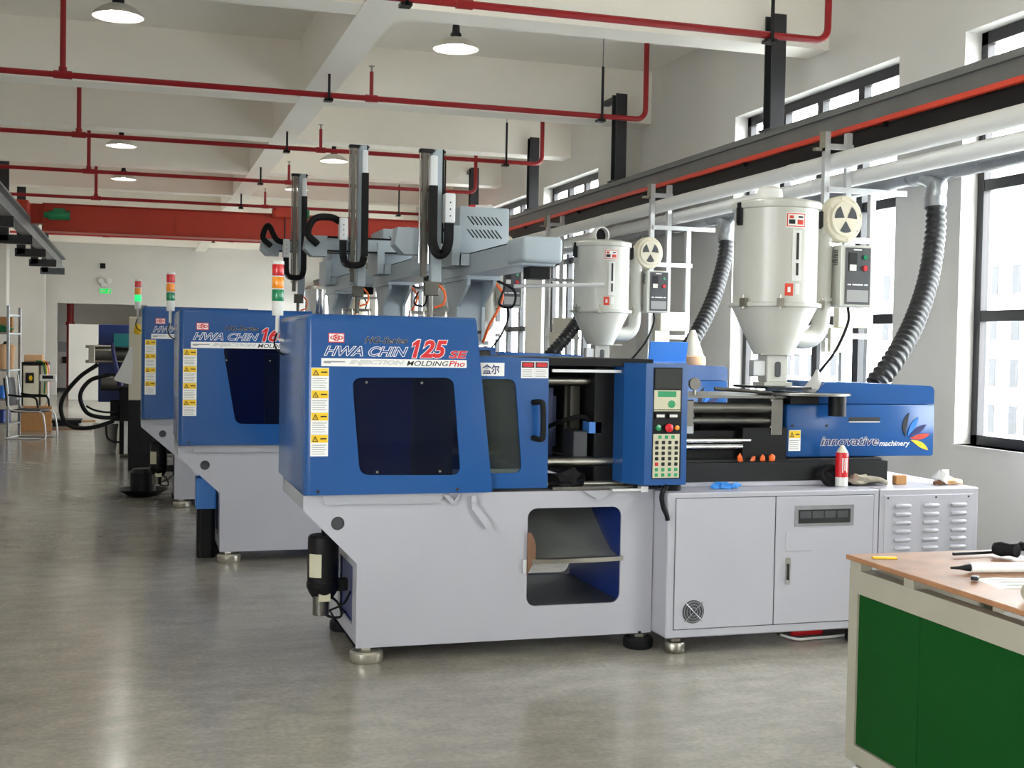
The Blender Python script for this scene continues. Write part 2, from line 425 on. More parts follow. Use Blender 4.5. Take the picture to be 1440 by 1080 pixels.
# ================================================================= crane runways and bridge
RX = 5.2
t = thing('crane_runway', 'grey steel crane runway beam along the window wall', 'crane rail', (0, 0, 0))
G().prism([(RX - .1, 3.29), (RX - .1, 3.4), (RX - .13, 3.4), (RX - .13, 3.45), (RX + .13, 3.45), (RX + .13, 3.29), (RX + .08, 3.27), (RX - .08, 3.27)], 'y', YF + .05, 36.8).build('rail_beam', 'steelbeam', t, smooth=False)
G().prism([(RX - .12, 3.06), (RX + .08, 3.06), (RX + .08, 3.27), (RX - .08, 3.27), (RX - .1, 3.235), (RX - .12, 3.225)], 'y', YF + .05, 36.8).build('lower_beam', 'black', t, smooth=False)
G().box(RX - .16, RX - .12, YF + .05, 36.8, 3.235, 3.27).build('conductor_bar', 'redcond', t, smooth=False)
for k in range(20):
    y = -5 + k * 2.1
    G().box(RX - .15, RX - .02, y, y + .03, 3.2, 3.24).build('bracket', 'black', t, smooth=False)
def hanger(y, x, bface, label, z0=3.45, right=True):
    t = thing('hanger_post', label, 'steel post', (x, y, z0), 0, 'dark steel hanger posts of the crane runways')
    h = 4.42 - z0
    G().box(-.065, .065, -.065, -.05, 0, h).box(-.065, .065, .05, .065, 0, h).box(-.008, .008, -.05, .05, 0, h).build('post', 'darkbeam', t, smooth=False)
    G().box(-.09, .09, -.1, .1, -.0, .015).build('base_plate', 'darkbeam', t, smooth=False)
    G().box(-.03, .03, .06, max(bface - y, .08), h - .06, h).build('bracket', 'darkbeam', t, smooth=False)
for y, b, n in ((9.36, 9.44, 'nearest the camera'), (12.85, 13.26, 'second from the camera'), (15.95, 16.0, 'third from the camera'), (19.0, 19.33, 'fourth from the camera')):
    hanger(y, RX - .06, b, 'dark steel runway hanger on the window side, ' + n)
LX = -1.62
t = thing('crane_runway', 'dark steel crane runway beam along the left wall', 'crane rail', (0, 0, 0))
G().prism([(LX - .08, 3.2), (LX + .08, 3.2), (LX + .08, 3.22), (LX + .01, 3.225), (LX + .01, 3.42), (LX + .09, 3.425), (LX + .09, 3.45), (LX - .09, 3.45), (LX - .09, 3.425), (LX - .01, 3.42), (LX - .01, 3.225), (LX - .08, 3.22)], 'y', YF + .05, 30.4).build('rail_beam', 'steelbeam', t, smooth=False)
for y, n in ((17.6, 'at the left picture edge'), (20.7, 'beside the end of the red crane'), (23.8, 'just beyond the red crane'), (26.9, 'second beyond the red crane'), (30.0, 'farthest towards the end wall')):
    p = thing('hanger_post', 'dark steel runway hanger on the left side, ' + n, 'steel post', (-1.95, y, 0), 0, 'dark steel hanger posts of the crane runways')
    G().box(-.07, .07, -.07, -.055, 3.1, 4.8).box(-.07, .07, .055, .07, 3.1, 4.8).box(-.01, .01, -.055, .055, 3.1, 4.8).build('post', 'darkbeam', p, smooth=False)
    G().box(-.1, .42, -.07, .07, 3.06, 3.2).build('bracket', 'darkbeam', p, smooth=False)
c = thing('bridge_crane', 'orange red overhead bridge crane spanning the far hall', 'crane', (0, 20.3, 3.45))
G().box(-1.35, 4.95, -.14, .14, -.2, .2, bev=.008).box(-1.35, 4.95, -.2, .2, -.215, -.2).box(-1.35, 4.95, -.2, .2, .2, .212).build('girder', 'crane', c, smooth=False)
for x in (LX, RX):
    G().box(x - .1, x + .1, -.6, .6, .004, .2, bev=.01).build('end_carriage', 'crane', c, smooth=False)
for x in (4.86, -1.52): G().box(x, x + .2, -.12, .12, -.1, .2).build('end_joint', 'crane', c, smooth=False)
g = G().cyl((-1.25, -.3, .02), (-.95, -.3, .02), .07); g.box(-1.18, -1.02, -.36, -.24, .06, .12); g.cyl((-1.32, -.3, .02), (-1.25, -.3, .02), .045)
g.build('travel_motor', 'greenplastic', c)
G().box(.62, .86, -.155, -.14, -.17, .12).build('access_plate', 'crane', c, smooth=False)
h = G().cyl((2.1, -.25, .22), (2.5, -.25, .22), .075); h.box(2.15, 2.45, -.32, -.18, .16, .3); h.build('hoist', 'crane', c)
G().cyl((2.5, -.25, .22), (2.68, -.25, .22), .08).build('hoist_motor', 'greenplastic', c)
G().cyl((2.3, -.25, -.6), (2.3, -.25, .2), .01, n=6).build('hoist_chain', 'blackm', c)
G().tube(smooth_path([(2.3, -.25, -.6), (2.34, -.25, -.66), (2.32, -.25, -.72), (2.27, -.25, -.7)]), .014).build('hook', 'ylw', c)

# ================================================================= sprinkler pipes
def sprinkler(y, label, x1=5.1, r=.028, hang=(1.78, 4.6), riser=True, x0=XL + .02, z=4.0):
    t = thing('sprinkler_pipe', label, 'pipe', (0, y, 0), 0, 'red sprinkler pipes under the ceiling')
    G().tube([(x0, 0, z), (x1 - .1, 0, z)] + [(x1 - .1 + .1 * math.sin(a), 0, z + .1 - .1 * math.cos(a)) for a in (.3, .6, .9, 1.2, PI / 2)] + [(x1, 0, 4.79)], r, 10).build('main_pipe', 'redpipe', t)
    G().cyl((-.64, 0, z), (-.64, 0, 4.79), r * .95, n=10).cyl((-.72, 0, z), (-.56, 0, z), r * 1.35, n=10).cyl((-.64, 0, z), (-.64, 0, z + .07), r * 1.3, n=10).build('drop_pipe', 'redpipe', t)
    if riser:
        for x in (2.2,):
            G().cyl((x, 0, z), (x, 0, z + .26), r * .7, n=8).cyl((x - .06, 0, z), (x + .06, 0, z), r * 1.3, n=10).build('riser', 'redpipe', t)
            G().cyl((x, 0, z + .26), (x, 0, z + .31), .01, n=6).cyl((x, 0, z + .31), (x, 0, z + .315), .03, n=10).build('sprinkler_head', 'steel', t)
    for x in hang:
        G().box(x - .012, x + .012, -.05, -.034, z - .06, 4.5).box(x - .04, x + .04, -.05, .05, z - .06, z - .035).build('hanger', 'blackm', t, smooth=False)
        G().cyl((x, -.042, 4.5), (x, -.042, 4.79), .005, n=6).build('hanger_rod', 'steel', t)
for y, n in ((8.47, 'nearest, crossing the top of the picture'), (12.02, 'second from the camera, below the first white beam'), (15.45, 'third from the camera'), (18.75, 'fourth from the camera, behind the robot arms'), (22.25, 'fifth, just above the orange crane'), (26.4, 'sixth, just below the orange crane'), (30.2, 'farthest, low against the end wall')):
    sprinkler(y, 'red sprinkler pipe line, ' + n)

# ================================================================= lamps
def lamp(x, y, lit, label):
    t = thing('pendant_lamp', label, 'lamp', (x, y, 4.22), 0, 'round factory pendant lamps')
    t.scale = (.92, .92, 1)
    G().lathe([(.215, -.08), (.205, -.055), (.15, -.015), (.1, .01), (.05, .02), (.05, .0), (.09, -.005), (.14, -.03), (.195, -.065), (.212, -.08)], n=36, cap=False).build('lamp_shade', 'shade_out', t)
    G().lathe([(.05, .02), (.052, .05), (.036, .07), (.034, .12), (.02, .14), (.012, .15)], n=20).build('socket', 'blackm', t)
    G().cyl((0, 0, .14), (0, 0, ZC - 4.22), .008, n=8).build('stem', 'blackm', t)
    G().lathe([(.001, -.055), (.05, -.052), (.08, -.04), (.085, -.005), (.05, .005), (.001, .006)], n=24).build('bulb', 'bulb' if lit else 'plastic_w', t)
lamp(-.14, 10.29, True, 'lit white pendant lamp at the top left corner')
lamp(2.62, 10.35, True, 'lit white pendant lamp high over the front machine, on the conduit')
lamp(-.14, 6.6, True, 'lit pendant lamp nearest the camera above the aisle')
lamp(2.62, 6.6, True, 'lit pendant lamp nearest the camera above the front machine')
lamp(-.18, 17.1, True, 'pendant lamp over the aisle, nearer of the two under the third beam')
lamp(-.18, 20.6, True, 'pendant lamp over the aisle above the orange crane')
lamp(2.65, 17.3, True, 'pendant lamp beside the tallest robot arm')
lamp(2.57, 20.75, True, 'pendant lamp behind the left robot arm, small and far')
cnd = thing('conduit', 'thin white conduit running to the lit lamp', 'conduit', (0, 10.42, 4.42))
G().cyl((XL + .02, 0, 0), (2.62, 0, 0), .012, n=8).build('tube', 'pvc', cnd)
for x in (-2.2, -.9, .6, 2.3): G().cyl((x, 0, 0), (x, 0, ZC - 4.42), .006, n=6).box(x - .025, x + .025, -.016, .016, -.016, .016).build('clip', 'pvc', cnd, smooth=False)

# ================================================================= ducts, racks, flexible hoses
def duct(x, z, r, m, label, y0=2.5, y1=30):
    t = thing('duct_pipe', label, 'pipe', (x, 0, z))
    G().cyl((0, y0, 0), (0, y1, 0), r, n=24).build('pipe', m, t)
    for k in range(7):
        y = y0 + 2 + k * 4
        G().cyl((0, y, 0), (0, y + .12, 0), r * 1.07, n=24).build('coupling', m, t)
duct(4.885, 2.99, .062, 'pvc', 'upper white plastic pipe along the rack tops')
duct(5.066, 2.885, .058, 'pvc', 'lower white plastic pipe behind the upper one')
sp = thing('duct_pipe', 'grey galvanised spiral duct feeding the black hoses', 'duct', (5.3, 0, 2.875))
G().cyl((0, 2.5, 0), (0, 30, 0), .08, n=24).build('pipe', 'galv', sp)
BR = (7.32, 10.46, 13.7)
for y in BR:
    G().tube(smooth_path([(0, y + .25, 0), (-.0, y + .12, -.03), (-.01, y, -.1), (-.02, y, -.2)]), .07, 14).build('branch', 'galv', sp)
for k in range(26): G().cyl((0, 2.8 + k * .8, 0), (0, 2.815 + k * .8, 0), .084, n=24).build('seam', 'galv', sp)
def hose(pts, label, r=.066):
    P = smooth_path(pts, 14)
    # resample for a ribbed bellows surface
    L = [0]
    for a, b in zip(P, P[1:]): L.append(L[-1] + (b - a).length)
    n = int(L[-1] / .012); Q = []; j = 0
    for i in range(n + 1):
        s = L[-1] * i / n
        while j < len(L) - 2 and L[j + 1] < s: j += 1
        Q.append(P[j].lerp(P[j + 1], (s - L[j]) / max(1e-6, L[j + 1] - L[j])))
    t = thing('flexible_hose', label, 'hose', (0, 0, 0), 0, 'black ribbed air hoses')
    G().tube(Q, r, 18, rf=lambda i: r * (1.0 + .1 * math.cos(2 * PI * i / 4.0))).build('bellows', 'hose', t, ang=80)
    d = (P[1] - P[0]).normalized()
    G().cyl(P[0] - d * .02, P[0] + d * .05, r * 1.16, n=20).build('clamp', 'galv', t)
hose([(5.28, 7.32, 2.66), (5.27, 7.29, 2.46), (5.1, 7.12, 2.1), (4.87, 6.94, 1.8), (4.66, 6.82, 1.58), (4.5, 6.8, 1.4)], 'thick black ribbed hose dropping to the blue cover of the front machine')
hose([(5.28, 10.46, 2.66), (5.25, 10.42, 2.46), (5.06, 10.23, 2.1), (4.84, 10.06, 1.8), (4.62, 9.94, 1.55), (4.42, 9.9, 1.4)], 'black ribbed hose between the two near hopper dryers')
hose([(5.28, 13.7, 2.66), (5.22, 13.62, 2.4), (4.9, 13.25, 2.0), (4.6, 13.0, 1.7), (4.3, 12.95, 1.4)], 'black ribbed hose farthest along the wall, beside the robot beam')
def rack(y, label):
    t = thing('pipe_rack', label, 'rack', (0, y, 0), 0, 'metal pipe racks by the windows')
    for x in (4.8, 4.98, 5.19):
        top = 3.2 if x < 5.1 else 2.8
        G().box(x - .022, x + .022, -.022, .022, 0, top).build('post', 'alu', t, smooth=False)
        G().box(x - .06, x + .06, -.06, .06, 0, .012).build('foot_plate', 'alu', t, smooth=False)
    for z in (1.35, 1.72, 2.42, 2.78, 3.09):
        x1 = 5.46 if z == 2.78 else (5.22 if z < 2.7 else 5.0)
        G().box(4.8, x1, -.045, -.022, z - .02, z + .02).build('crossbar', 'alu', t, smooth=False)
    b = G().box(4.86, 5.14, -.12, -.046, 1.78, 1.96, bev=.008).prism([(4.82, 1.6), (4.95, 1.6), (4.95, 1.78), (4.82, 1.78)], 'y', -.09, -.046).build('junction_box', 'cream', t, smooth=False)
    G().box(4.755, 4.778, -.02, .02, 3.06, 3.2).box(4.7, 4.778, -.02, .02, 3.06, 3.08).build('hook_bracket', 'clothgrey', t, smooth=False)
rack(7.95, 'silver pipe rack behind the front hopper dryer')
rack(11.1, 'silver pipe rack behind the second hopper dryer')
rack(14.25, 'silver pipe rack beyond the second dryer, beside the robot beam end')
rack(17.4, 'silver pipe rack farthest from the camera, mostly hidden by the robot')

# ================================================================= injection moulding machines
class Mach:
    pass
def rbox_shell(x0, x1, y0, y1, z0, z1, r, shear, hole, th=.014, seg=4):
    """guard hood: rounded front/left/top edges, open right side and bottom, window hole in the front"""
    bm = bmesh.new()
    bmesh.ops.create_cube(bm, size=1, matrix=Matrix.Translation(((x0 + x1) / 2, (y0 + y1) / 2, (z0 + z1) / 2)) @ Matrix.Diagonal((x1 - x0, y1 - y0, z1 - z0, 1)))
    def on(e, f): return all(f(v.co) for v in e.verts)
    T = lambda c: abs(c.z - z1) < 1e-5; F = lambda c: abs(c.y - y0) < 1e-5; L = lambda c: abs(c.x - x0) < 1e-5; Bk = lambda c: abs(c.y - y1) < 1e-5
    es = [e for e in bm.edges if (on(e, T) and (on(e, F) or on(e, L) or on(e, Bk))) or (on(e, F) and on(e, L)) or (on(e, Bk) and on(e, L))]
    bmesh.ops.bevel(bm, geom=es, offset=r, segments=seg, affect='EDGES', profile=.5)
    bm.faces.ensure_lookup_table()
    kill = [f for f in bm.faces if f.normal.x > .9 or f.normal.z < -.9]
    front = max((f for f in bm.faces if f.normal.y < -.9), key=lambda f: f.calc_area())
    loop = [v.co.copy() for v in front.verts]
    bmesh.ops.delete(bm, geom=kill + [front], context='FACES_ONLY')
    edges = []
    vs = []
    for c in loop:
        vs.append(min(bm.verts, key=lambda v: (v.co - c).length))
    for i in range(len(vs)):
        e = bm.edges.get((vs[i], vs[(i + 1) % len(vs)])) or bm.edges.new((vs[i], vs[(i + 1) % len(vs)])); edges.append(e)
    hv = [bm.verts.new((u, y0, w)) for u, w in hole]
    hs = set(hv)
    for i in range(len(hv)): edges.append(bm.edges.new((hv[i], hv[(i + 1) % len(hv)])))
    bmesh.ops.triangle_fill(bm, use_beauty=True, edges=edges)
    for v in bm.verts:
        if abs(v.co.x - x1) < 1e-4: v.co.x += shear * (z1 - v.co.z) / (z1 - z0)
    bmesh.ops.recalc_face_normals(bm, faces=bm.faces[:])
    if sum(f.normal.y * f.calc_area() for f in bm.faces if abs(f.calc_center_median().y - y0) < .01) > 0:
        bmesh.ops.reverse_faces(bm, faces=bm.faces[:])
    bmesh.ops.solidify(bm, geom=bm.faces[:], thickness=th)
    g = G(); g.bmadd(bm); return g

def sticker(root, x0, x1, z0, z1, y, kind='warn'):
    s = G().box(x0, x1, y - .0015, y + .002, z0, z1).build('warning_label', 'paper', root, smooth=False)
    h = z1 - z0; w = x1 - x0; zh = z1 - h * .38
    if kind == 'warn':
        G().box(x0 + w * .03, x1 - w * .03, y - .0025, y - .0015, zh, z1 - h * .03).build('header', 'ylw', s, smooth=False)
        a, b = x0 + w * .08, x0 + w * .44; zb, zt = zh + h * .04, z1 - h * .08
        m = (a + b) / 2
        G().plate([[(a, zb), (b, zb), (m, zt)], [(a + w * .07, zb + h * .035), (b - w * .07, zb + h * .035), (m, zt - h * .07)]], 'y', y - .0032, y - .0025).box(m - w * .012, m + w * .012, y - .0032, y - .0025, zb + h * .06, zt - h * .11).build('hazard_triangle', 'ink', s, smooth=False)
        G().box(x0 + w * .55, x1 - w * .1, y - .0032, y - .0025, zh + h * .15, zh + h * .21).build('print', 'ink', s, smooth=False)
    else:
        G().box(x0 + w * .04, x1 - w * .04, y - .0025, y - .0015, zh, z1 - h * .04).build('header', 'ink', s, smooth=False)
        G().prism(rrect(x0 + w * .12, x1 - w * .12, zh + h * .06, z1 - h * .1, h * .08), 'y', y - .0032, y - .0025).build('danger_oval', 'red', s, smooth=False)
    p = G()
    for k in range(5):
        zz = z0 + h * (.09 + .1 * k)
        p.box(x0 + w * .08, x1 - w * (.1 if k else .15) - w * .1 * (k % 2), y - .0022, y - .0015, zz, zz + h * .03)
    p = p.build('print', 'inkgrey', s, smooth=False); p['kind'] = 'stuff'
    return s

def foot(root, x, y, m='steel', top=.09, r=.08):
    f = G().lathe([(.022, top), (.022, .064), (r * .6, .062), (r * .9, .058), (r, .048), (r, .014), (r * .94, .004), (r * .9, 0)], (x, y, 0), n=24).build('levelling_foot', m, root)
    G().cyl((x, y, .063), (x, y, .078), .045, n=6).build('nut', 'steel', f)
    return f

def make_machine(X0, Y0, sx, sr, gh, label, number, suffix, detail=True, win=None, pump=True, lit=False):
    root = thing('moulding_machine', label, 'machine', (X0, Y0, 0), 0, 'blue and white injection moulding machines')
    def fx(x): return x * sx if x <= 1.0 else sx + (x - 1.0) * sr
    k = gh / .887
    def fz(z): return z if z <= .855 else .855 + (z - .855) * k
    # ---- white base: front sheet with the chute opening, folded left flank, rear sheet
    out = [(fx(.0), .85), (fx(0), .777), (fx(.27), .505), (fx(.27), .08), (fx(1.865), .08), (fx(1.865), .85)]
    hole = rrect(fx(1.16), fx(1.682), .25, .762, .05)
    base = G().plate([out, hole, circ(fx(.172), .709, .034)], 'y', .04, .052).build('base', 'white', root, smooth=False)
    b = G()
    b.plate([[(.052, .08), (.9, .08), (.9, .505), (.052, .505)], [(.16, .17), (.62, .17), (.62, .47), (.16, .47)]], 'x', fx(.27), fx(.27) + .012)
    b.build('side_panel', 'white', base, smooth=False)
    b = G().prism([(fx(0), .777), (fx(.27), .505), (fx(.27) + .012, .51), (fx(0) + .012, .785)], 'y', .052, .9).box(fx(0), fx(0) + .012, .052, .9, .777, .85)
    b.build('sloped_panel', 'whitegrey', base, smooth=False)
    G().plate([[(fx(.27), .08), (fx(1.865), .08), (fx(1.865), .85), (fx(0), .85), (fx(0), .777), (fx(.27), .505)], rrect(fx(1.1), fx(1.7), .26, .6, .05)], 'y', .888, .9).build('rear_panel', 'white', base, smooth=False)
    G().box(fx(.27), fx(1.865), .052, .888, .08, .095).box(fx(.6), fx(1.865), .052, .888, .835, .85).build('bed_plate', 'whitegrey', base, smooth=False)
    G().box(fx(1.15), fx(1.16) - .002, .06, .88, .25, .835).build('partition', 'whitegrey', base, smooth=False)
    G().box(fx(1.7), fx(1.71), .06, .88, .2, .835).build('partition', 'bluedark', base, smooth=False)
    G().box(fx(1.16), fx(1.7), .06, .88, .18, .25).build('catch_tray', 'greydk', base, smooth=False)
    G().cyl((fx(.172), .056, .709), (fx(.172), .06, .709), .036, n=20).build('cable_cap', 'greydk', base)
    # chute: a curved steel sheet falling from the back, ending in a rim
    pr = [(.86, .83), (.7, .8), (.5, .7), (.33, .58), (.2, .51), (.08, .49), (.03, .488)]
    pp = [(y, z) for y, z in pr] + [(y, z - .012) for y, z in reversed(pr)]
    ch = G().prism(pp, 'x', fx(1.165), fx(1.685)).build('chute', 'chute', root)
    G().prism([(fx(1.17), .02), (fx(1.3), -.005), (fx(1.5), -.005), (fx(1.69), .02), (fx(1.69), .04), (fx(1.17), .04)], 'z', .477, .5).build('chute_rim', 'steel', ch)
    if detail:
        G().prism([(fx(1.155), .42), (fx(1.17), .45), (fx(1.2), .5), (fx(1.2), .57), (fx(1.19), .61), (fx(1.17), .64), (fx(1.155), .64)], 'y', .018, .028).build('cardboard_flap', 'brown', root, smooth=False)
        G().box(fx(1.13), fx(1.15), .015, .04, .43, .5).build('latch_block', 'alu', root, smooth=False)
    # raised strip, greyer to paint in recess shade, and hinged brackets under the doors
    G().prism([(fx(.09), .853), (fx(.105), .803), (fx(.675), .8), (fx(.72), .853)], 'y', .022, .04).build('recess_shade_strip', 'whitegrey', root, smooth=False)
    if detail:
        br = G().prism([(.845, .835), (.87, .84), (.875, .79), (.96, .695), (.955, .665), (.925, .668), (.85, .77)], 'y', .008, .02)
        br.cyl((.862, .004, .8), (.862, .024, .8), .008, n=8).cyl((.94, .004, .69), (.94, .024, .69), .008, n=8)
        br.build('hinge_bracket', 'white', root, smooth=False)
        G().prism([(.70, .845), (.73, .845), (.76, .81), (.78, .845), (.79, .845), (.765, .79), (.74, .8)], 'y', .015, .03).build('support_bracket', 'whitegrey', root, smooth=False)
        G().prism([(1.45, .853), (1.62, .853), (1.56, .808), (1.53, .808)], 'y', .012, .036).build('support_bracket', 'whitegrey', root, smooth=False)
        G().box(1.6, 1.78, -.03, .0, .852, .864).box(1.76, 1.8, -.035, .01, .845, .875).build('door_rail', 'alu', root, smooth=False)
    # ---- feet
    foot(root, fx(.335), .1, 'footsteel', r=.085); foot(root, fx(.335), .8, 'blackm'); foot(root, fx(1.8), .06, 'rubber', r=.08); foot(root, fx(1.8), .8, 'rubber')
    # ---- blue guard hood with tinted window
    wn = win or [(.226, 1.433), (.741, 1.438), (.787, .945), (.271, .952)]
    wl = rpoly([(fx(x), fz(z)) for x, z in wn], .05)
    gd = rbox_shell(0, fx(.853), 0, 1.16, fz(.855), fz(1.743), .035, fx(.955) - fx(.853), wl).build('guard_hood', 'blue', root, ang=40)
    G().prism(rpoly([(fx(x) + dx, fz(z) + dz) for (x, z), (dx, dz) in zip(wn, ((-.012, .012), (.012, .012), (.012, -.012), (-.012, -.012)))], .055), 'y', .0145, .0185).build('window_pane', 'tinted', gd, smooth=False)
    for x, z in ((.3, 1.41), (.58, 1.41), (.36, .965), (.68, .965)): G().cyl((fx(x), .006, fz(z)), (fx(x), .0145, fz(z)), .006, n=8).build('screw', 'steel', gd)
    for x in (.066, .769): G().cyl((fx(x), -.003, fz(.874)), (fx(x), .003, fz(.874)), .0085, n=10).build('bolt', 'ink', gd)
    # inside the hood: moving platen, rear sheet
    rgd = G().plate([rect(fx(.1), fx(1.85), .86, fz(1.5)), rect(fx(.92), fx(1.2), .95, fz(1.42))], 'y', 1.1, 1.112).build('rear_guard', 'bluedark', root, smooth=False)  # opening and its pane added so light reaches the smoke pane from behind
    G().box(fx(.91), fx(1.21), 1.113, 1.117, .94, fz(1.43)).build('rear_pane', 'smoke', rgd, smooth=False)
    G().box(fx(.27), fx(.56), .16, .3, .86, fz(1.6)).build('end_platen', 'bluedark', root, smooth=False)
    G().box(fx(.58), fx(.82), .3, .8, .9, fz(1.45)).build('toggle_block', 'steeldk', root, smooth=False)
    # ---- lettering
    Y = -.0008
    G().box(fx(.107), fx(.185), -.002, .001, fz(1.604), fz(1.651)).build('logo_plate', 'red', root, smooth=False)
    G().box(fx(.111), fx(.181), -.003, -.002, fz(1.6085), fz(1.6465)).build('logo_field', 'paper', root, smooth=False)
    text('C O', (fx(.115), fx(.178), fz(1.618), fz(1.638)), -.0042, 'red', root, bold=.03)
    text('R', (fx(.138), fx(.154), fz(1.616), fz(1.64)), -.0042, 'red', root, bold=.02)
    lo = G().plate([circ(fx(.146), fz(1.628), .0165, 18), circ(fx(.146), fz(1.628), .0125, 18)], 'y', -.004, -.0032); lo.build('logo_ring', 'red', root, smooth=False)
    text('HG-Series', (fx(.286), fx(.502), fz(1.604), fz(1.636)), Y, 'ink', root, .35, 'paper', .012, .02)
    text('HWA CHIN', (fx(.09), fx(.502), fz(1.541), fz(1.586)), Y, 'blue', root, .35, 'paper', .045, .0)
    if number[0] == '1':
        text(number[1:], (fx(.568), fx(.705), fz(1.535), fz(1.625)), Y, 'red', root, .3, 'paper', .028, .04)
        one = [(.16, 0), (.56, 0), (.98, 1), (.7, 1), (.22, .8), (.14, .6), (.5, .72)]
        for gx, mm, yy in ((.0042, 'paper', Y), (0, 'red', Y - .0012)):
            P_ = [Vector((fx(.518) + u * .05 * sx, fz(1.535) + v * .09 * k)) for u, v in one]
            if gx:
                Q_ = []
                for i in range(len(P_)):
                    e0 = (P_[i] - P_[i - 1]).normalized(); e1 = (P_[(i + 1) % len(P_)] - P_[i]).normalized()
                    n_ = Vector((e0.y + e1.y, -e0.x - e1.x)); n_ = n_.normalized() if n_.length > .1 else Vector((e0.y, -e0.x))
                    Q_.append(P_[i] + n_ * gx * 1.15)
                P_ = Q_
            G().plate([[tuple(q) for q in P_]], 'y', yy, yy + .0008).build('lettering', mm, root, smooth=False)
    else: text(number, (fx(.52), fx(.705), fz(1.535), fz(1.625)), Y, 'red', root, .3, 'paper', .028, .028)
    if suffix: text(suffix, (fx(.715), fx(.81), fz(1.535), fz(1.573)), Y, 'red', root, .2, 'paper', .02, .03)
    G().box(fx(.074), fx(.807), -.0018, .001, fz(1.488), fz(1.527)).build('name_strip', 'paper', root, smooth=False)
    G().prism([(fx(.083), fz(1.508)), (fx(.09), fz(1.514)), (fx(.19), fz(1.514)), (fx(.19), fz(1.508)), (fx(.12), fz(1.507)), (fx(.12), fz(1.502)), (fx(.09), fz(1.502))], 'y', -.0028, -.0018).build('strip_emblem', 'inkgrey', root, smooth=False)
    text('INJECTION', (fx(.215), fx(.485), fz(1.495), fz(1.52)), -.0022, 'paper', root, .3, 'greydk', .03, .0)
    text('MOLDING', (fx(.498), fx(.712), fz(1.495), fz(1.52)), -.0026, 'ink', root, .25, None, 0, .008)
    text('Pho', (fx(.715), fx(.797), fz(1.493), fz(1.522)), -.0026, 'red', root, .2, None, 0, .015)
    for i in range(4):
        zt = 1.48 - i * .1085
        sticker(root, fx(.026) - .012 + .012, fx(.112), fz(zt - .1075), fz(zt), -.0005)
    # ---- sliding door with smoke pane and handle
    dh = rpoly([(fx(.88), fz(1.431)), (fx(1.083), fz(1.433)), (fx(1.127), fz(.947)), (fx(.935), fz(.947))], .045)
    dr = G().plate([[(fx(.84), fz(.867)), (fx(1.268), fz(.867)), (fx(1.263), fz(1.54)), (fx(.84), fz(1.55))], dh], 'y', .05, .064).build('sliding_door', 'blue', root, smooth=False)
    G().prism([(a, c) for a, c in rpoly([(fx(.868), fz(1.441)), (fx(1.093), fz(1.443)), (fx(1.137), fz(.937)), (fx(.923), fz(.937))], .045)], 'y', .0645, .069).build('window_pane', 'smoke', dr, smooth=False)
    hx = fx(1.211)
    G().tube(smooth_path([(hx - .03, .05, fz(1.312)), (hx - .006, .0, fz(1.316)), (hx + .004, -.012, fz(1.29)), (hx + .006, -.012, fz(1.15)), (hx - .004, .0, fz(1.125)), (hx - .028, .05, fz(1.128))], 6), .015, 12).build('handle', 'rubber', dr)
    G().box(fx(.887), fx(1.021), .0475, .05, fz(1.447), fz(1.515)).build('name_plate', 'paper', root, smooth=False)
    text('盒尔', (fx(.905), fx(.995), fz(1.456), fz(1.508)), .0465, 'navy', root, 0, None, 0, .02)
    for i in range(2): sticker(root, fx(1.112) + i * .0745, fx(1.112) + i * .0745 + .073, fz(1.438), fz(1.525), .0485, 'danger')
    # ---- mould area behind the open doorway
    G().box(fx(.84), fx(1.86), .07, .14, fz(1.505), fz(1.545)).box(fx(.84), fx(1.86), .14, 1.11, fz(1.535), fz(1.545)).build('top_cover', 'black', root, smooth=False)
    G().box(fx(1.3), fx(1.72), .1, .12, fz(1.47), fz(1.485)).build('lamp_bar', 'alu', root, smooth=False)
    for y, z in ((.3, 1.42), (.86, 1.42), (.86, 1.0)): G().cyl((fx(.9), y, fz(z)), (fx(1.7), y, fz(z)), .028, n=18).build('tie_bar', 'steel', root)
    G().cyl((fx(1.22), .22, fz(.985)), (fx(1.72), .22, fz(.985)), .03, n=20).build('tie_bar', 'steel', root)
    G().cyl((fx(1.0), .14, .875), (fx(1.72), .14, .875), .014, n=12).build('door_rod', 'steel', root)
    mp = G().box(fx(1.24), fx(1.34), .35, .95, .93, fz(1.45), bev=.008).build('moving_platen', 'bluedark', root, smooth=False)
    for z in (1.05, 1.15, 1.25, 1.35):
        for y in (.42, .6, .78): G().cyl((fx(1.34), y, fz(z)), (fx(1.345), y, fz(z)), .014, n=8).build('bolt_hole', 'ink', mp)
    G().box(fx(1.34), fx(1.42), .42, .88, 1.0, fz(1.38), bev=.004).box(fx(1.42), fx(1.45), .46, .84, 1.05, fz(1.33)).build('mould_half', 'navygrey', root, smooth=False)
    G().box(fx(1.49), fx(1.58), .44, .86, 1.0, fz(1.42), bev=.004).box(fx(1.505), fx(1.56), .38, .45, 1.16, fz(1.42)).build('mould_half', 'steeldk', root, smooth=False)
    G().box(fx(1.58), fx(1.72), .2, 1.0, .86, fz(1.5), bev=.006).build('fixed_platen', 'black', root, smooth=False)
    G().box(fx(1.47), fx(1.55), .22, .4, .98, 1.15, bev=.005).build('ejector_block', 'greydk', root, smooth=False)
    G().box(fx(1.55), fx(1.62), .2, .3, 1.14, 1.2).build('valve_block', 'blueb', root, smooth=False)
    G().tube(smooth_path([(fx(1.58), .25, 1.2), (fx(1.5), .2, 1.23), (fx(1.4), .25, 1.2), (fx(1.36), .4, 1.15)]), .012).build('cable', 'rubber', root)
    if detail:
        G().blob((1.4, .12, .9), .09, .05, .05, 3, .45).build('rag', 'rubber', root)
        G().box(1.3, 1.75, .06, .4, .852, .868).build('drip_sheet', 'steeldk', root, smooth=False)
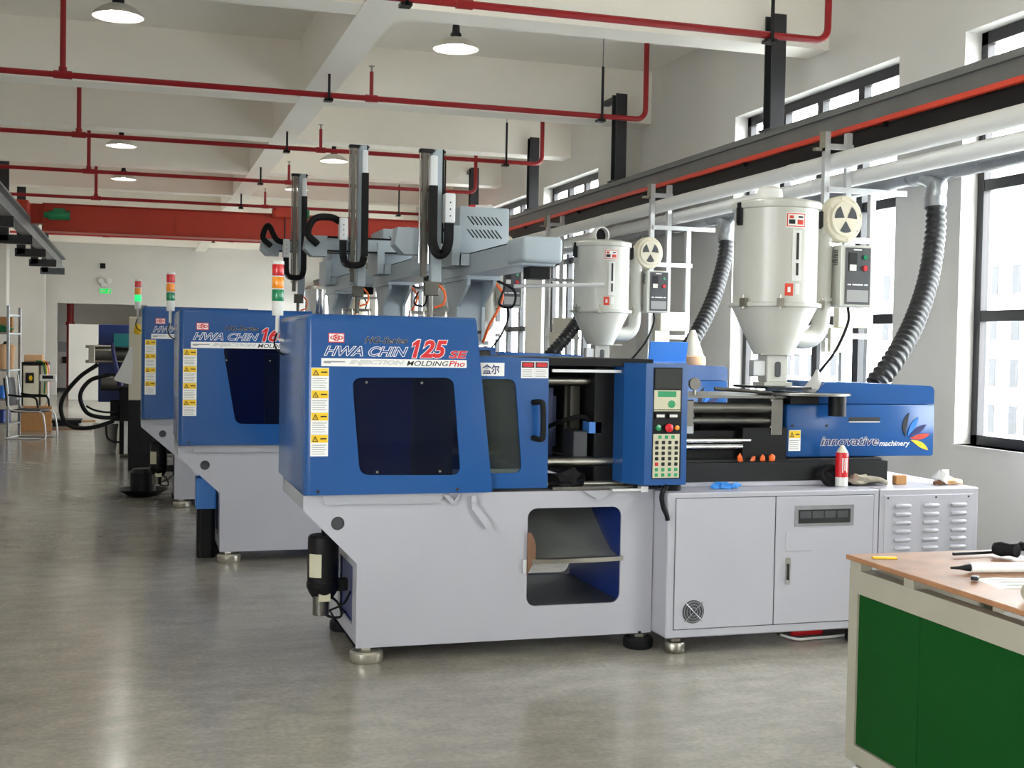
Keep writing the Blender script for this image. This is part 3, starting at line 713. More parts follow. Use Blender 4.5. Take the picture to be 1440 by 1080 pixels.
    # ---- control column
    fc = [(fx(1.69), .06), (fx(1.76), -.07), (fx(2.0), -.07), (fx(2.0), .22), (fx(1.69), .22)]
    cc = G().prism(fc, 'z', .885, fz(1.525)).build('control_column', 'blue', root, smooth=False)
    x0, x1 = fx(1.806), fx(1.96); y = -.071
    G().box(x0 - .004, x1 + .006, y - .001, y + .01, fz(.918), fz(1.504)).build('panel_recess', 'black', cc, smooth=False)
    G().box(x0 + .002, x1 - .002, y - .008, y, fz(1.392), fz(1.498), bev=.002).build('screen', 'lcd', cc, smooth=False)
    G().box(x0, x1 - .004, y - .006, y, fz(1.285), fz(1.385)).build('keypad_panel', 'padbeige', cc, smooth=False)
    G().box(x0 + .02, x1 - .03, y - .008, y - .006, fz(1.35), fz(1.38)).build('display', 'padgreen', cc, smooth=False)
    G().prism(circ(x1 - .055, fz(1.312), .021, 8), 'y', y - .009, y - .006).build('jog_pad', 'padgreen', cc, smooth=False)
    for i in range(2):
        G().box(x0 + .006 + .074 * i, x0 + .066 + .074 * i, y - .01, y, fz(1.235), fz(1.265)).build('meter_frame', 'black', cc, smooth=False)
        G().box(x0 + .014 + .074 * i, x0 + .058 + .074 * i, y - .012, y - .01, fz(1.243), fz(1.258)).build('meter', 'plastic_w', cc, smooth=False)
    G().box(x0, x1 - .003, y - .006, y, fz(1.275), fz(1.28)).build('trim_strip', 'padbeige', cc, smooth=False)
    G().lathe([(.012, 0), (.012, .012), (.022, .014), (.022, .024), (.012, .031), (.001, .033)], ((x0 + x1) / 2 + .005, y, fz(1.188)), 20, (0, -1, 0)).build('emergency_stop', 'red', cc)
    G().lathe([(.016, 0), (.016, .01), (.001, .012)], (x0 + .026, y, fz(1.188)), 16, (0, -1, 0)).build('push_button', 'lens_green', cc)
    G().lathe([(.012, 0), (.012, .01), (.001, .012)], (x1 - .02, y, fz(1.188)), 16, (0, -1, 0)).build('push_button', 'lens_amber', cc)
    G().box(x0, x1 - .004, y - .005, y, fz(.924), fz(1.155)).build('keypad_panel', 'padbeige', cc, smooth=False)
    if detail:
        kk = {}
        for r in range(8):
            for c in range(4 if r else 3):
                mm = 'padgreen' if r == 0 or r > 5 else ('red' if r == 5 and c == 0 else 'blackm')
                if mm not in kk: kk[mm] = G().box(-.0095, .0095, -.004, 0, -.009, .009, bev=.002).mesh('key', mm, smooth=False)
                o = bpy.data.objects.new('key', kk[mm]); COL.objects.link(o); o.parent = cc
                o.location = (x0 + .02 + .037 * c + (.017 if r == 0 else 0), y - .005, 1.139 - .0285 * r)
        G().tube(smooth_path([(1.88, -.1, .885), (1.845, -.11, .84), (1.845, -.13, .78), (1.855, -.155, .74), (1.86, -.16, .71)]), .013).build('cable', 'rubber', root)
        G().cyl((1.95, 0.0, .85), (1.95, 0.0, .885), .05, n=18).build('column_foot', 'rubber', root)
    # ---- electrical cabinet and louvred cabinet
    a, m_, c = fx(1.87), fx(3.137), fx(3.785)
    yc = -.14
    cab = G().box(a, m_, yc, .86, .085, .85, bev=.006).build('cabinet', 'white', root, smooth=False)
    d1, d2, d3 = fx(1.915), fx(2.497), fx(3.1)
    for u, v in ((d1, d2 - .003), (d2 + .003, d3)):
        G().box(u - .004, v + .004, yc - .001, yc + .004, .128, .824).build('door_gap', 'greydk', cab, smooth=False)
        dd = G().box(u, v, yc - .006, yc + .004, .132, .82, bev=.003).build('door', 'white', cab, smooth=False)
    fnx, fnz = fx(2.023), .223
    G().cyl((fnx, yc - .008, fnz), (fnx, yc - .005, fnz), .062, n=24).build('fan_opening', 'greydk', cab)
    fan = G()
    for r in (.055, .04, .024): fan.plate([circ(fnx, fnz, r, 24), circ(fnx, fnz, r - .0035, 24)], 'y', yc - .013, yc - .009)
    for s_ in (1, -1):
        d = Vector((1, 0, s_)).normalized() * .07
        fan.cyl((fnx - d.x, yc - .014, fnz - d.z), (fnx + d.x, yc - .014, fnz + d.z), .003, n=6)
    fan.build('fan_grille', 'galv', cab)
    u0, u1, w0, w1 = fx(2.61), fx(2.973), .657, .77
    G().box(u0, u1, yc - .009, yc - .004, w0, w1).build('meter_plate', 'galv', cab, smooth=False)
    G().box(u0 + .022, u1 - .022, yc - .0105, yc - .0085, w0 + .016, w1 - .022).build('meter_recess', 'ink', cab, smooth=False)
    for i in range(4):
        q = u0 + .03 + i * (u1 - u0 - .06) / 4
        G().box(q, q + (u1 - u0 - .06) / 4 - .008, yc - .0135, yc - .01, w0 + .045, w1 - .032).build('breaker', 'greydk', cab, smooth=False)
    G().box(fx(2.558), fx(2.717), yc - .009, yc - .005, .524, .629, bev=.002).build('cover_plate', 'white', cab, smooth=False)
    G().prism(rrect(fx(2.56), fx(2.59), .345, .49, .008), 'y', yc - .012, yc - .005).build('lock_plate', 'chrome', cab, smooth=False)
    G().box(fx(2.57), fx(2.58), yc - .02, yc - .011, .37, .46, bev=.002).build('door_handle', 'blackm', cab, smooth=False)
    foot(root, fx(1.95), yc + .06, 'steel', .09, .06); foot(root, fx(3.05), yc + .06, 'rubber', .09, .06)
    lc = G().box(m_ + .006, c, yc, .95, .085, .85, bev=.006).build('louvred_cabinet', 'white', root, smooth=False)
    G().box(fx(3.17), fx(3.745), yc - .004, yc + .003, .13, .815, bev=.002).build('panel', 'white', lc, smooth=False)
    lv = None
    for i in range(3):
        for j in range(11):
            x = fx(3.285) + (fx(3.65) - fx(3.285)) * i / 2; z = .755 - j * .0475
            if lv is None:
                lv = G().lathe([(.0, -.052), (.008, -.05), (.012, -.042), (.012, .042), (.008, .05), (.0, .052)], (0, 0, 0), 12, (1, 0, 0)).build('louvre', 'white', lc)
                lv.location = (x, yc - .006, z)
            else: inst(lv, 'louvre', lc, (x, yc - .006, z))
    for x in (fx(3.19), fx(3.5), fx(3.715)): G().cyl((x, yc - .006, .8), (x, yc - .003, .8), .006, n=8).build('screw', 'ink', lc)
    foot(root, fx(3.7), yc + .06, 'rubber', .09, .06); foot(root, fx(3.5), .85, 'rubber', .09, .06)
    # ---- injection unit: black bed, barrel carriage, blue cover
    G().box(fx(1.95), fx(3.35), .16, .8, .85, .995, bev=.004).box(fx(2.0), fx(3.36), .12, .16, .855, .98).build('carriage_bed', 'blackm', root, smooth=False)
    G().box(fx(1.95), fx(3.0), .1, .13, .852, .875).build('bed_rail', 'white', root, smooth=False)
    for y, z, r in ((.62, 1.26, .03),): G().cyl((fx(1.72), y, fz(z)), (fx(2.75), y, fz(z)), r, n=16).build('guide_rod', 'steel', root)
    G().cyl((fx(1.72), .46, fz(1.2)), (fx(2.8), .46, fz(1.2)), .065, n=20).build('barrel', 'steeldk', root)
    for i in range(5): G().cyl((fx(1.85) + i * .15, .46, fz(1.2)), (fx(1.85) + i * .15 + .1, .46, fz(1.2)), .078, n=20).build('heater_band', 'steeldk', root)
    G().box(fx(1.98), fx(2.16), .17, .2, fz(1.13), fz(1.325), bev=.01).build('bracket_plate', 'galv', root, smooth=False)
    G().box(fx(2.62), fx(2.7), .155, .7, fz(1.12), fz(1.34), bev=.01).build('front_plate', 'steeldk', root, smooth=False)
    G().box(fx(2.0), fx(2.72), .16, .75, fz(1.335), fz(1.35)).build('barrel_cover', 'steeldk', root, smooth=False)
    cy_ = G().cyl((fx(2.12), .18, fz(1.28)), (fx(2.66), .18, fz(1.28)), .03, n=16).cyl((fx(2.12), .18, fz(1.21)), (fx(2.66), .18, fz(1.21)), .02, n=12)
    cy_.box(fx(2.08), fx(2.14), .15, .21, fz(1.18), fz(1.32)).box(fx(2.62), fx(2.68), .15, .21, fz(1.18), fz(1.32))
    cy_.build('injection_cylinder', 'steeldk', root)
    G().box(fx(2.45), fx(2.725), .16, .6, .99, fz(1.17)).build('carriage_block', 'black', root, smooth=False)
    G().box(fx(1.95), fx(2.46), .22, .6, .99, 1.15).build('nozzle_block', 'black', root, smooth=False)
    G().cyl((fx(2.1), .17, 1.1), (fx(2.5), .17, 1.1), .013, n=12).cyl((fx(2.1), .17, 1.065), (fx(2.45), .17, 1.065), .016, n=12).build('shift_rod', 'chrome', root)
    if detail:
        for x, rr in ((2.05, .022), (2.1, .03)): G().cyl((x, .3, 1.35), (x, .3, 1.42), rr, n=14).build('valve_cap', 'black', root)
        G().lathe([(.001, 0), (.034, 0), (.036, .012), (.034, .022), (.001, .022)], (2.2, .28, 1.41), 20, (0, -1, 0)).build('pressure_gauge', 'steeldk', root)
        G().cyl((2.2, .27, 1.35), (2.2, .27, 1.38), .008, n=8).build('gauge_stem', 'steel', root)
        G().tube(smooth_path([(2.3, .22, 1.385), (2.55, .2, 1.37), (2.64, .17, 1.35), (2.66, .16, 1.2)]), .011).build('pipe', 'steeldk', root)
        for i, x in enumerate((2.42, 2.5, 2.56, 2.62)): G().blob((x, .13, 1.0), .018, .012, .024, i, .3, 1).build('cable_tie', 'orange', root)
        G().tube(smooth_path([(2.9, .14, .9), (2.95, .08, .95), (3.0, .05, .88), (2.92, .04, .87), (2.9, .06, .93), (2.98, .06, .95), (3.05, .08, .87), (3.15, .1, .87)]), .02, 10).build('cable_loop', 'rubber', root)
    # cover
    l, r = fx(2.735), fx(3.712)
    zs = fz(1.303)
    G().box(l, r, .18, .82, fz(1.0), zs, bev=.012, seg=2).build('injection_cover', 'blue', root)
    up = [(l + .15, zs + .003), (r, zs + .003), (r, fz(1.385)), (r - .01, fz(1.405)), (r - .03, fz(1.412)), (l + .32, fz(1.43)), (l + .25, fz(1.43))]
    G().prism(up, 'y', .19, .8).build('cover_lid', 'blue', root, smooth=False)
    G().box(fx(3.135), fx(3.34), .1785, .182, fz(1.205), fz(1.228)).build('slot', 'ink', root, smooth=False)
    G().box(fx(3.135), fx(3.34), .177, .181, fz(1.198), fz(1.205)).build('slot_lip', 'alu', root, smooth=False)
    for x in (2.77, 2.99): G().cyl((fx(x), .176, fz(1.18)), (fx(x), .182, fz(1.18)), .008, n=8).build('bolt', 'ink', root)
    sticker(root, fx(2.748), fx(2.823), fz(1.037), fz(1.155), .1785)
    text('innovative', (fx(2.955), fx(3.335), fz(1.066), fz(1.115)), .1785, 'navy', root, .25, 'paper', .028, .012)
    text('machinery', (fx(3.34), fx(3.545), fz(1.052), fz(1.092)), .1785, 'paper', root, .2, None, 0, .012)
    fl = [('ink', (3.515, 1.115), (3.49, 1.18), (3.535, 1.255)), ('lblue', (3.53, 1.12), (3.56, 1.18), (3.6, 1.23)), ('navy', (3.54, 1.115), (3.6, 1.155), (3.655, 1.185)), ('redcond', (3.545, 1.105), (3.61, 1.11), (3.68, 1.13)), ('ylw', (3.55, 1.095), (3.62, 1.075), (3.67, 1.035))]
    for mm, p, q, e in fl:
        p, q, e = Vector(p), Vector(q), Vector(e); n = 8; A = []; Bq = []
        for i in range(n + 1):
            s_ = i / n; pt = p * (1 - s_) ** 2 + q * 2 * s_ * (1 - s_) + e * s_ * s_
            tg = ((q - p) * (1 - s_) + (e - q) * s_).normalized(); nn = Vector((-tg.y, tg.x)); wd = .0155 * math.sin(PI * s_ ** 1.15) ** .9 + .0004
            A.append(pt + nn * wd); Bq.append(pt - nn * wd)
        G().prism([(fx(v.x), fz(v.y)) for v in A + Bq[::-1]], 'y', .1765, .1785).build('petal', mm, root, smooth=False)
    # hopper throat plate and turntable motor
    hx = fx(2.78)
    G().lathe([(.001, 0), (.27, 0), (.27, .012), (.001, .012)], (hx + .09, .25, fz(1.355)), 40).build('turntable', 'steeldk', root)
    G().box(hx - .16, hx + .12, .2, .62, fz(1.385), fz(1.398)).build('throat_plate', 'blackm', root, smooth=False)
    G().box(hx - .06, hx + .12, .12, .6, fz(1.305), fz(1.355)).build('feed_block', 'black', root, smooth=False)
    G().cyl((hx + .22, .09, fz(1.24)), (hx + .22, .09, fz(1.355)), .05, n=20).build('turntable_motor', 'black', root)
    # ---- signal tower
    tx, ty = -.035, .95
    tz = fz(1.66)
    tw = G().tube([(0.0, ty, tz - .05), (tx, ty, tz - .04), (tx, ty, tz + .02)], .009, 8).cyl((tx, ty, tz), (tx, ty, tz + .11), .012, n=12).build('signal_tower', 'plastic_w', root)
    G().cyl((tx, ty, tz + .09), (tx, ty, tz + .17), .031, n=20).build('tower_body', 'plastic_w', tw)
    z = tz + .17
    for mm in ('lens_green_on' if lit else 'lens_green', 'lens_amber', 'lens_red'):
        q = G().lathe([(.031, 0), (.033, .004), (.033, .06), (.031, .064)], (tx, ty, z), 20).build('lens', mm, tw)
        G().cyl((tx, ty, z + .064), (tx, ty, z + .07), .034, n=20).build('ring', 'plastic_w', tw)
        z += .07
    G().lathe([(.034, 0), (.033, .012), (.001, .014)], (tx, ty, z), 20).build('tower_cap', 'plastic_w', tw)
    G().tube(smooth_path([(tx, ty, tz), (tx - .02, ty - .03, tz - .06), (tx, ty - .04, tz - .11), (.003, ty - .03, tz - .13)]), .005, 6).build('tower_cable', 'rubber', tw)
    # ---- grease pump hung under the sloped flank
    G().box(fx(.27) + .02, fx(.27) + .06, .17, .6, .12, .47).build('inner_panel', 'bluedark', root, smooth=False)
    if not pump: return root
    px, py = fx(.145), .33
    gp = G().lathe([(.001, .3), (.07, .3), (.078, .29), (.08, .27), (.08, .06), (.084, .055), (.084, .03), (.07, .0), (.05, -.03), (.001, -.035)], (px, py, .31), 28).build('grease_pump', 'black', root)
    G().cyl((px - .012, py - .02, .2), (px - .012, py - .02, .3), .042, n=18).build('pump_motor', 'steeldk', gp)
    G().prism([(px - .074, py - .045), (px - .05, py - .066), (px - .02, py - .078), (px - .02, py - .081), (px - .052, py - .069), (px - .077, py - .047)], 'z', .4, .52).build('pump_label', 'padbeige', gp, smooth=False)
    G().box(px - .03, px + .03, py - .068, py - .06, .275, .315).build('motor_label', 'padbeige', gp, smooth=False)
    G().box(px + .05, fx(.27), py - .03, py + .03, .32, .38).build('pump_mount', 'black', gp, smooth=False)
    G().box(px - .01, px + .01, py - .01, py + .01, .6, .66).build('filler_pipe', 'black', gp, smooth=False)
    G().tube(smooth_path([(px + .03, py - .03, .3), (px + .08, py - .02, .25), (px + .09, py - .04, .19), (px + .03, py - .03, .19), (px + .0, py - .03, .22)]), .007, 6).tube(smooth_path([(px + .03, py - .03, .22), (px + .1, py - .06, .26), (fx(.27) + .02, py, .31)]), .006, 6).build('pump_cable', 'rubber', gp)
    return root
m1 = make_machine(.80, 6.02, 1.0, 1.0, .887, 'front blue and white moulding machine marked 125 SE', '125', 'SE')
m2 = make_machine(.305, 9.04, 1.1, 1.215, .975, 'second blue moulding machine, marked 160, half hidden behind the 125 SE', '160', '', detail=False, pump=False,
                  win=[(.275, 1.5), (.79, 1.5), (.85, .99), (.362, .995)])
m3 = make_machine(.07, 12.13, 1.15, 1.25, 1.063, 'third blue moulding machine in the row, its tower showing a green light', '160', '', detail=False, lit=True,
                  win=[(.275, 1.5), (.79, 1.5), (.85, .99), (.362, .995)])

# ================================================================= hopper dryers
def dryer(x, y, z, label, s=1.0, elbow_front=False, body='dryer'):
    root = thing('hopper_dryer', label, 'dryer', (x, y, z), 0, 'hopper dryers standing on the machines')
    root.scale = (s * .9, s * .9, s)
    th = G().box(-.1, .1, -.08, .08, 0, .02).box(-.075, .075, -.065, .065, .02, .18, bev=.006).build('throat', body, root, smooth=False)
    G().prism(rrect(-.02, .02, .05, .14, .015), 'y', -.07, -.064).build('sight_window', 'greydk', th, smooth=False)
    G().box(-.16, -.075, -.05, .03, .05, .15, bev=.008).build('magnet_drawer', 'alu', th, smooth=False)
    G().box(-.13, .2, -.075, -.06, .178, .186).build('slide_gate', 'steel', th, smooth=False)
    cn = G().lathe([(.128, .18), (.13, .19), (.27, .45), (.27, .455)], n=40).build('cone', body, root)
    G().lathe([(.27, .452), (.298, .455), (.3, .46), (.3, .472), (.298, .478), (.27, .48)], n=40, cap=False).build('flange', body, root)
    bd = G().lathe([(.268, .47), (.268, 1.02), (.27, 1.03)], n=48).build('body', body, root)
    G().lathe([(.268, 1.015), (.284, 1.018), (.288, 1.03), (.288, 1.05), (.28, 1.06), (.2, 1.075), (.001, 1.08)], n=48, cap=False).build('lid', body, root)
    for a in (-2.75, -1.95, -.35):
        c, sn = math.cos(a), math.sin(a)
        q = Matrix.Translation((c * .29, sn * .29, .47)) @ Matrix.Rotation(a, 4, 'Z')
        G().box(-.005, .03, -.022, .022, -.02, .03, mtx=q).cyl((.02, 0, -.03), (.02, 0, .05), .008, n=8, mtx=q).build('clamp', 'steel', root)
    for a in (-3.0, -.25):
        q = Matrix.Translation((math.cos(a) * .285, math.sin(a) * .285, .97)) @ Matrix.Rotation(a, 4, 'Z')
        G().box(-.012, .012, -.015, .015, -.05, .08, mtx=q).box(.012, .022, -.008, .008, -.04, .05, mtx=q).build('lid_latch', 'blackm', root, smooth=False)
    if elbow_front:
        G().lathe([(.062, -.0), (.074, .0), (.074, .12), (.062, .12)], (-.02, .06, 1.12), 28, (0, -1, 0), cap=False).build('inlet_ring', 'pvc', root)
        G().cyl((-.02, .02, 1.12), (-.02, .03, 1.12), .063, n=24).build('inlet_hole', 'ink', root)
    else:
        G().lathe([(.085, 1.06), (.085, 1.11), (.078, 1.14), (.05, 1.16), (.001, 1.165)], (-.04, .02, 0), 28).build('inlet_dome', 'pvc', root)
    def onbody(u0, u1, z0, z1, m, name, r=.2695, parent=bd, n=6):
        A = [(r * math.sin(u0 + (u1 - u0) * i / n), -r * math.cos(u0 + (u1 - u0) * i / n)) for i in range(n + 1)]
        Bq = [((r - .004) * math.sin(u0 + (u1 - u0) * i / n), -(r - .004) * math.cos(u0 + (u1 - u0) * i / n)) for i in range(n + 1)]
        return G().prism(A + Bq[::-1], 'z', z0, z1).build(name, m, parent, smooth=False)
    lb = onbody(-.27, .22, .9, .985, 'paper', 'warning_label', n=10)
    onbody(-.26, .21, .905, .98, 'redcond', 'label_border', .2702, n=10); onbody(-.235, .185, .91, .975, 'paper', 'label_field', .2709, n=10); onbody(-.21, -.06, .92, .945, 'ink', 'pictogram', .2716); onbody(-.2, -.1, .95, .968, 'redcond', 'pictogram', .2716); onbody(.0, .16, .918, .945, 'redcond', 'pictogram', .2716); onbody(.02, .15, .955, .965, 'ink', 'pictogram', .2716)
    onbody(-.12, .12, .6, .885, 'plastic_w', 'sight_strip', .274); onbody(-.02, .045, .72, .87, 'ink', 'sight_slit', .2755); onbody(-.02, .045, .63, .7, 'ink', 'sight_slit', .2755)
    onbody(-.27, -.07, .515, .585, 'redcond', 'brand_label', .2702); onbody(-.205, -.135, .535, .565, 'paper', 'brand_mark', .2709); onbody(-.02, .1, .525, .585, 'plastic_w', 'small_label', .2702)
    # blower, heater pipe and elbow
    bc = (.49, .05, .99)
    bl = G().lathe([(.001, -.05), (.1, -.05), (.13, -.04), (.14, -.02), (.14, .06), (.13, .075), (.001, .08)], bc, 40, (0, -1, 0)).prism([(.35, .9), (.43, .86), (.43, 1.02), (.36, 1.05)], 'y', -.0, .09).build('blower', 'cream', root)
    G().lathe([(.001, .07), (.105, .07), (.108, .08), (.1, .088), (.001, .088)], bc, 36, (0, -1, 0)).build('blower_plate', 'cream', bl)
    for a in (90 + 60, 90 - 60, -90):
        a = math.radians(a); pts = [(bc[0] + .012 * math.cos(a), bc[2] + .012 * math.sin(a))]
        for i in range(7):
            b = a + math.radians(-30 + i * 10); pts.append((bc[0] + .083 * math.cos(b), bc[2] + .083 * math.sin(b)))
        G().prism(pts, 'y', bc[1] - .0905, bc[1] - .0875).build('intake_grille', 'greydk', bl, smooth=False)
    for i in range(8):
        a = i * PI / 4 + .2
        G().cyl((bc[0] + .122 * math.cos(a), bc[1] - .075, bc[2] + .122 * math.sin(a)), (bc[0] + .122 * math.cos(a), bc[1] - .083, bc[2] + .122 * math.sin(a)), .007, n=6).build('bolt', 'cream', bl)
    G().tube(smooth_path([(.4, .05, .98), (.385, .05, .9), (.38, .05, .6), (.378, .05, .42), (.36, .05, .33), (.3, .04, .285), (.22, .02, .275), (.14, .0, .28)], 6), .058, 20).build('air_pipe', body, root)
    G().lathe([(.001, 0), (.036, 0), (.04, -.01), (.04, -.06)], (.24, -.02, .275), 20, (0, -1, 0)).build('pipe_plug', body, root)
    for z0 in (.86, .5): G().lathe([(.058, 0), (.066, 0), (.066, .02), (.058, .02)], (.381, .05, z0), 20, cap=False).build('pipe_collar', body, root)
    cb = G().box(.45, .684, -.06, .12, .47, .835, bev=.006).build('control_box', 'dryer', root, smooth=False)
    G().box(.482, .668, -.064, -.058, .485, .82).build('panel', 'greydk', cb, smooth=False)
    G().box(.505, .565, -.068, -.062, .68, .79).build('thermostat', 'blackm', cb, smooth=False)
    G().box(.51, .56, -.07, -.066, .683, .72).build('display', 'plastic_w', cb, smooth=False)
    G().cyl((.625, -.075, .765), (.625, -.06, .765), .014, n=14).build('indicator', 'lens_green', cb)
    G().cyl((.625, -.078, .7), (.625, -.06, .7), .016, n=14).build('switch', 'red', cb)
    G().box(.495, .655, -.066, -.063, .5, .57).build('rating_plate', 'inkgrey', cb, smooth=False)
    for u0, u1, w0 in ((.5, .525, .598), (.535, .615, .598), (.625, .65, .598), (.54, .6, .804)): G().box(u0, u1, -.0655, -.064, w0, w0 + .008).build('print', 'paper', cb, smooth=False)
    v = G()
    for i in range(9): v.box(.448, .451, -.02 + .0, .03, .72 + i * .01, .725 + i * .01)
    v = v.build('vent_slots', 'ink', cb, smooth=False); v['kind'] = 'stuff'
    G().box(.37, .47, .03, .06, .74, .75).build('stay', 'steel', root, smooth=False)
    G().tube(smooth_path([(.56, .02, .47), (.57, .03, .38), (.5, .05, .22), (.4, .06, .1), (.34, .08, .04)]), .009, 8).build('power_cable', 'rubber', root)
    return root
dryer(3.575, 6.45, 1.4, 'large grey hopper dryer on the front machine')
dryer(3.70, 9.58, 1.455, 'second hopper dryer, with a round open inlet on top', .96, True)
dryer(3.24, 12.7, 1.45, 'hopper dryer half hidden behind the grey robot riser', 1.2)

# ================================================================= take-out robots
def chain(pts, w, th, y0):
    g = G(); P = smooth_path(pts, 8)
    for a, b in zip(P, P[1:]):
        d = (b - a); L = d.length * 1.06
        if L < 1e-5: continue
        ang = math.atan2(d.z, d.x); m = (a + b) / 2
        q = Matrix.Translation(m) @ Matrix.Rotation(-ang, 4, 'Y')
        g.box(-L / 2, L / 2, -w / 2, w / 2, -th / 2, th / 2, mtx=q)
    return g
def robot(x, y, z, ax, atop, kx, kz, label, slots=True, ad=-.55, stand=False, kx1=.1, mirror=False):
    root = thing('takeout_robot', label, 'robot', (x, y, z), 0, 'grey take-out robots on the machines')
    G().box(-.4, .14, -.05, .35, 0, .03).build('base_plate', 'robot', root, smooth=False)
    if stand: G().box(-.1, .1, 0, .2, -z, 0).box(-.25, .25, -.1, .35, -z, -z + .03).build('stand', 'robot', root, smooth=False)
    rs = G().prism([(0, .03), (.28, .03), (.28, .3), (.45, .53), (-.32, .53), (-.3, .46), (0, .3)], 'x', -.11, -.085).prism([(0, .03), (.28, .03), (.28, .3), (.45, .53), (-.32, .53), (-.3, .46), (0, .3)], 'x', .095, .12)
    rs.box(-.085, .095, .02, .04, .03, .53).box(-.085, .095, .24, .26, .03, .53)
    rs.build('riser', 'robot', root, smooth=False)
    G().box(-.13, .14, -.36, .5, .5, .53).build('riser_top', 'robot', root, smooth=False)
    for u in (-.07, .08): G().cyl((u, .0, .1), (u, .02, .1), .014, n=8).build('bolt', 'ink', root)
    bm_ = G().box(-.115, .125, -1.7, .55, .53, .69, bev=.006).build('traverse_beam', 'robot', root, smooth=False)
    G().box(-.09, -.05, -1.45, .5, .69, .705).build('rail', 'black', bm_, smooth=False)
    G().box(-.13, .15, -1.78, -1.38, .545, .72, bev=.03, seg=3).build('end_cap', 'robot', bm_)
    G().box(-.02, .12, -1.6, -1.45, .45, .53).build('connector_block', 'black', bm_, smooth=False)
    G().cyl((-.1, -1.5, .4), (.55, -1.5, .43), .014, n=8).build('air_bar', 'alu', bm_)
    bx = G().box(-.18, .22, -.3, .35, .7, 1.06, bev=.01, seg=2).build('control_box', 'robot', root)
    if slots:
        sl = None
        for r in range(2):
            for i in range(8):
                p = (-.12 + i * .032, -.301, .92 - r * .1)
                if sl is None:
                    sl = G().prism([(0, .065), (.008, .068), (.06, .006), (.052, .0)], 'y', -.002, .002).build('vent_slot', 'ink', bx, smooth=False); sl.location = p
                else: inst(sl, 'vent_slot', bx, p)
    v = G().box(-.0, .1, -.1, -.04, 1.06, 1.1).cyl((.12, -.1, 1.085), (.12, -.04, 1.085), .024, n=14).build('air_regulator', 'plastic_w', bx)
    G().box(-.04, .0, -.1, -.04, 1.06, 1.1).build('regulator_cap', 'red', bx, smooth=False)
    # kick beam across the machine and vertical arm
    kb = G().box(kx, kx1, ad + .12, ad + .26, kz, kz + .15, bev=.005).build('kick_beam', 'robot', root, smooth=False)
    G().box(kx + .05, kx1, ad + .115, ad + .125, kz + .13, kz + .15).box(kx + .05, kx1, ad + .115, ad + .125, kz, kz + .015).build('linear_rail', 'black', kb, smooth=False)
    G().prism([(kx - .1, kz + .02), (kx - .03, kz - .05), (kx + .12, kz - .05), (kx + .12, kz + .15), (kx - .08, kz + .15)], 'y', ad + .1, ad + .28).build('end_housing', 'robot', kb, smooth=False)
    G().box(-.26, -.19, ad + .1, .1, .6, .9).box(-.2, -.12, ad + .1, .1, .6, .69).build('carriage', 'robot', root, smooth=False)
    ar = G().box(ax - .005, ax + .075, ad, ad + .07, .46, atop, bev=.004).build('vertical_arm', 'robot', root, smooth=False)
    G().box(ax - .075, ax - .035, ad + .01, ad + .05, .5, atop - .02).build('guide_profile', 'steeldk', ar, smooth=False)
    G().cyl((ax - .09, ad + .03, .6), (ax - .09, ad + .03, atop - .02), .008, n=8).cyl((ax - .02, ad + .03, .6), (ax - .02, ad + .03, atop - .02), .008, n=8).build('slide_rod', 'chrome', ar)
    G().box(ax - .1, ax + .02, ad, ad + .06, atop - .03, atop, bev=.004).box(ax + .02, ax + .1, ad + .02, ad + .04, atop - .02, atop - .008).build('arm_head', 'blackm', ar, smooth=False)
    cvx = ax + .05 if mirror else ax
    G().box(cvx - .03, cvx + .03, ad - .035, ad, atop - .3, atop - .05, bev=.012, seg=2).build('chain_cover', 'robotw', ar)
    G().box(ax + .07, ax + .085, ad + .0, ad + .07, .75, atop).build('edge_strip', 'black', ar, smooth=False)
    cx, cr = (ax + .05, ax - .16) if mirror else (ax - .01, ax + .115); sg = -1 if mirror else 1
    ch = chain([(cx - .0, ad - .05, atop - .28), (cx, ad - .05, .85), (cx + sg * .005, ad - .05, .74), (cx + sg * .04, ad - .05, .67), (cr - sg * .04, ad - .05, .67), (cr - sg * .005, ad - .05, .74), (cr, ad - .05, .86), (cr, ad - .05, .96)], .05, .062, 0).build('cable_chain', 'black', root, smooth=False)
    G().box(cr - .04, cr + .04, ad - .09, ad + .02, .9, 1.12, bev=.012, seg=2).build('chain_anchor', 'robotw', root)
    for u in (.95, 1.0, 1.05): G().cyl((cr, ad - .092, u), (cr, ad - .088, u), .006, n=8).build('bolt', 'ink', root)
    if mirror: G().tube(smooth_path([(kx + .02, ad + .06, kz + .06), (kx - .08, ad + .03, kz + .16), (kx - .02, ad, kz + .3), (cr - .12, ad - .02, 1.12), (cr - .02, ad - .02, 1.08)]), .034, 12).build('cable_hose', 'rubber', root)
    # gripper
    gr = G().box(ax - .05, ax + .06, ad + .0, ad + .06, .36, .47, bev=.005).cyl((ax, ad + .03, .2), (ax, ad + .03, .37), .022, n=10).box(ax - .16, ax + .14, ad + .02, ad + .045, .22, .245).build('gripper', 'steeldk', root, smooth=False)
    for i, u in enumerate((-.15, -.05, .12)):
        G().cyl((ax + u, ad + .03, .1), (ax + u, ad + .03, .24), .012, n=8).build('suction_rod', 'steel', gr)
        G().lathe([(.006, .03), (.02, .0), (.02, -.01)], (ax + u, ad + .03, .085), 12).build('suction_cup', 'orange' if i != 1 else 'black', gr)
    G().tube(smooth_path([(ax + .06, ad, .44), (ax + .1, ad - .02, .38), (ax + .09, ad - .02, .3), (ax + .02, ad - .02, .27)]), .009, 6).build('air_tube', 'orange', gr)
    G().tube(smooth_path([(.13, -.2, .5), (.2, -.22, .4), (.16, -.24, .28), (.1, -.2, .15), (.08, -.1, .02)]), .011, 6).build('cable', 'orange', root)
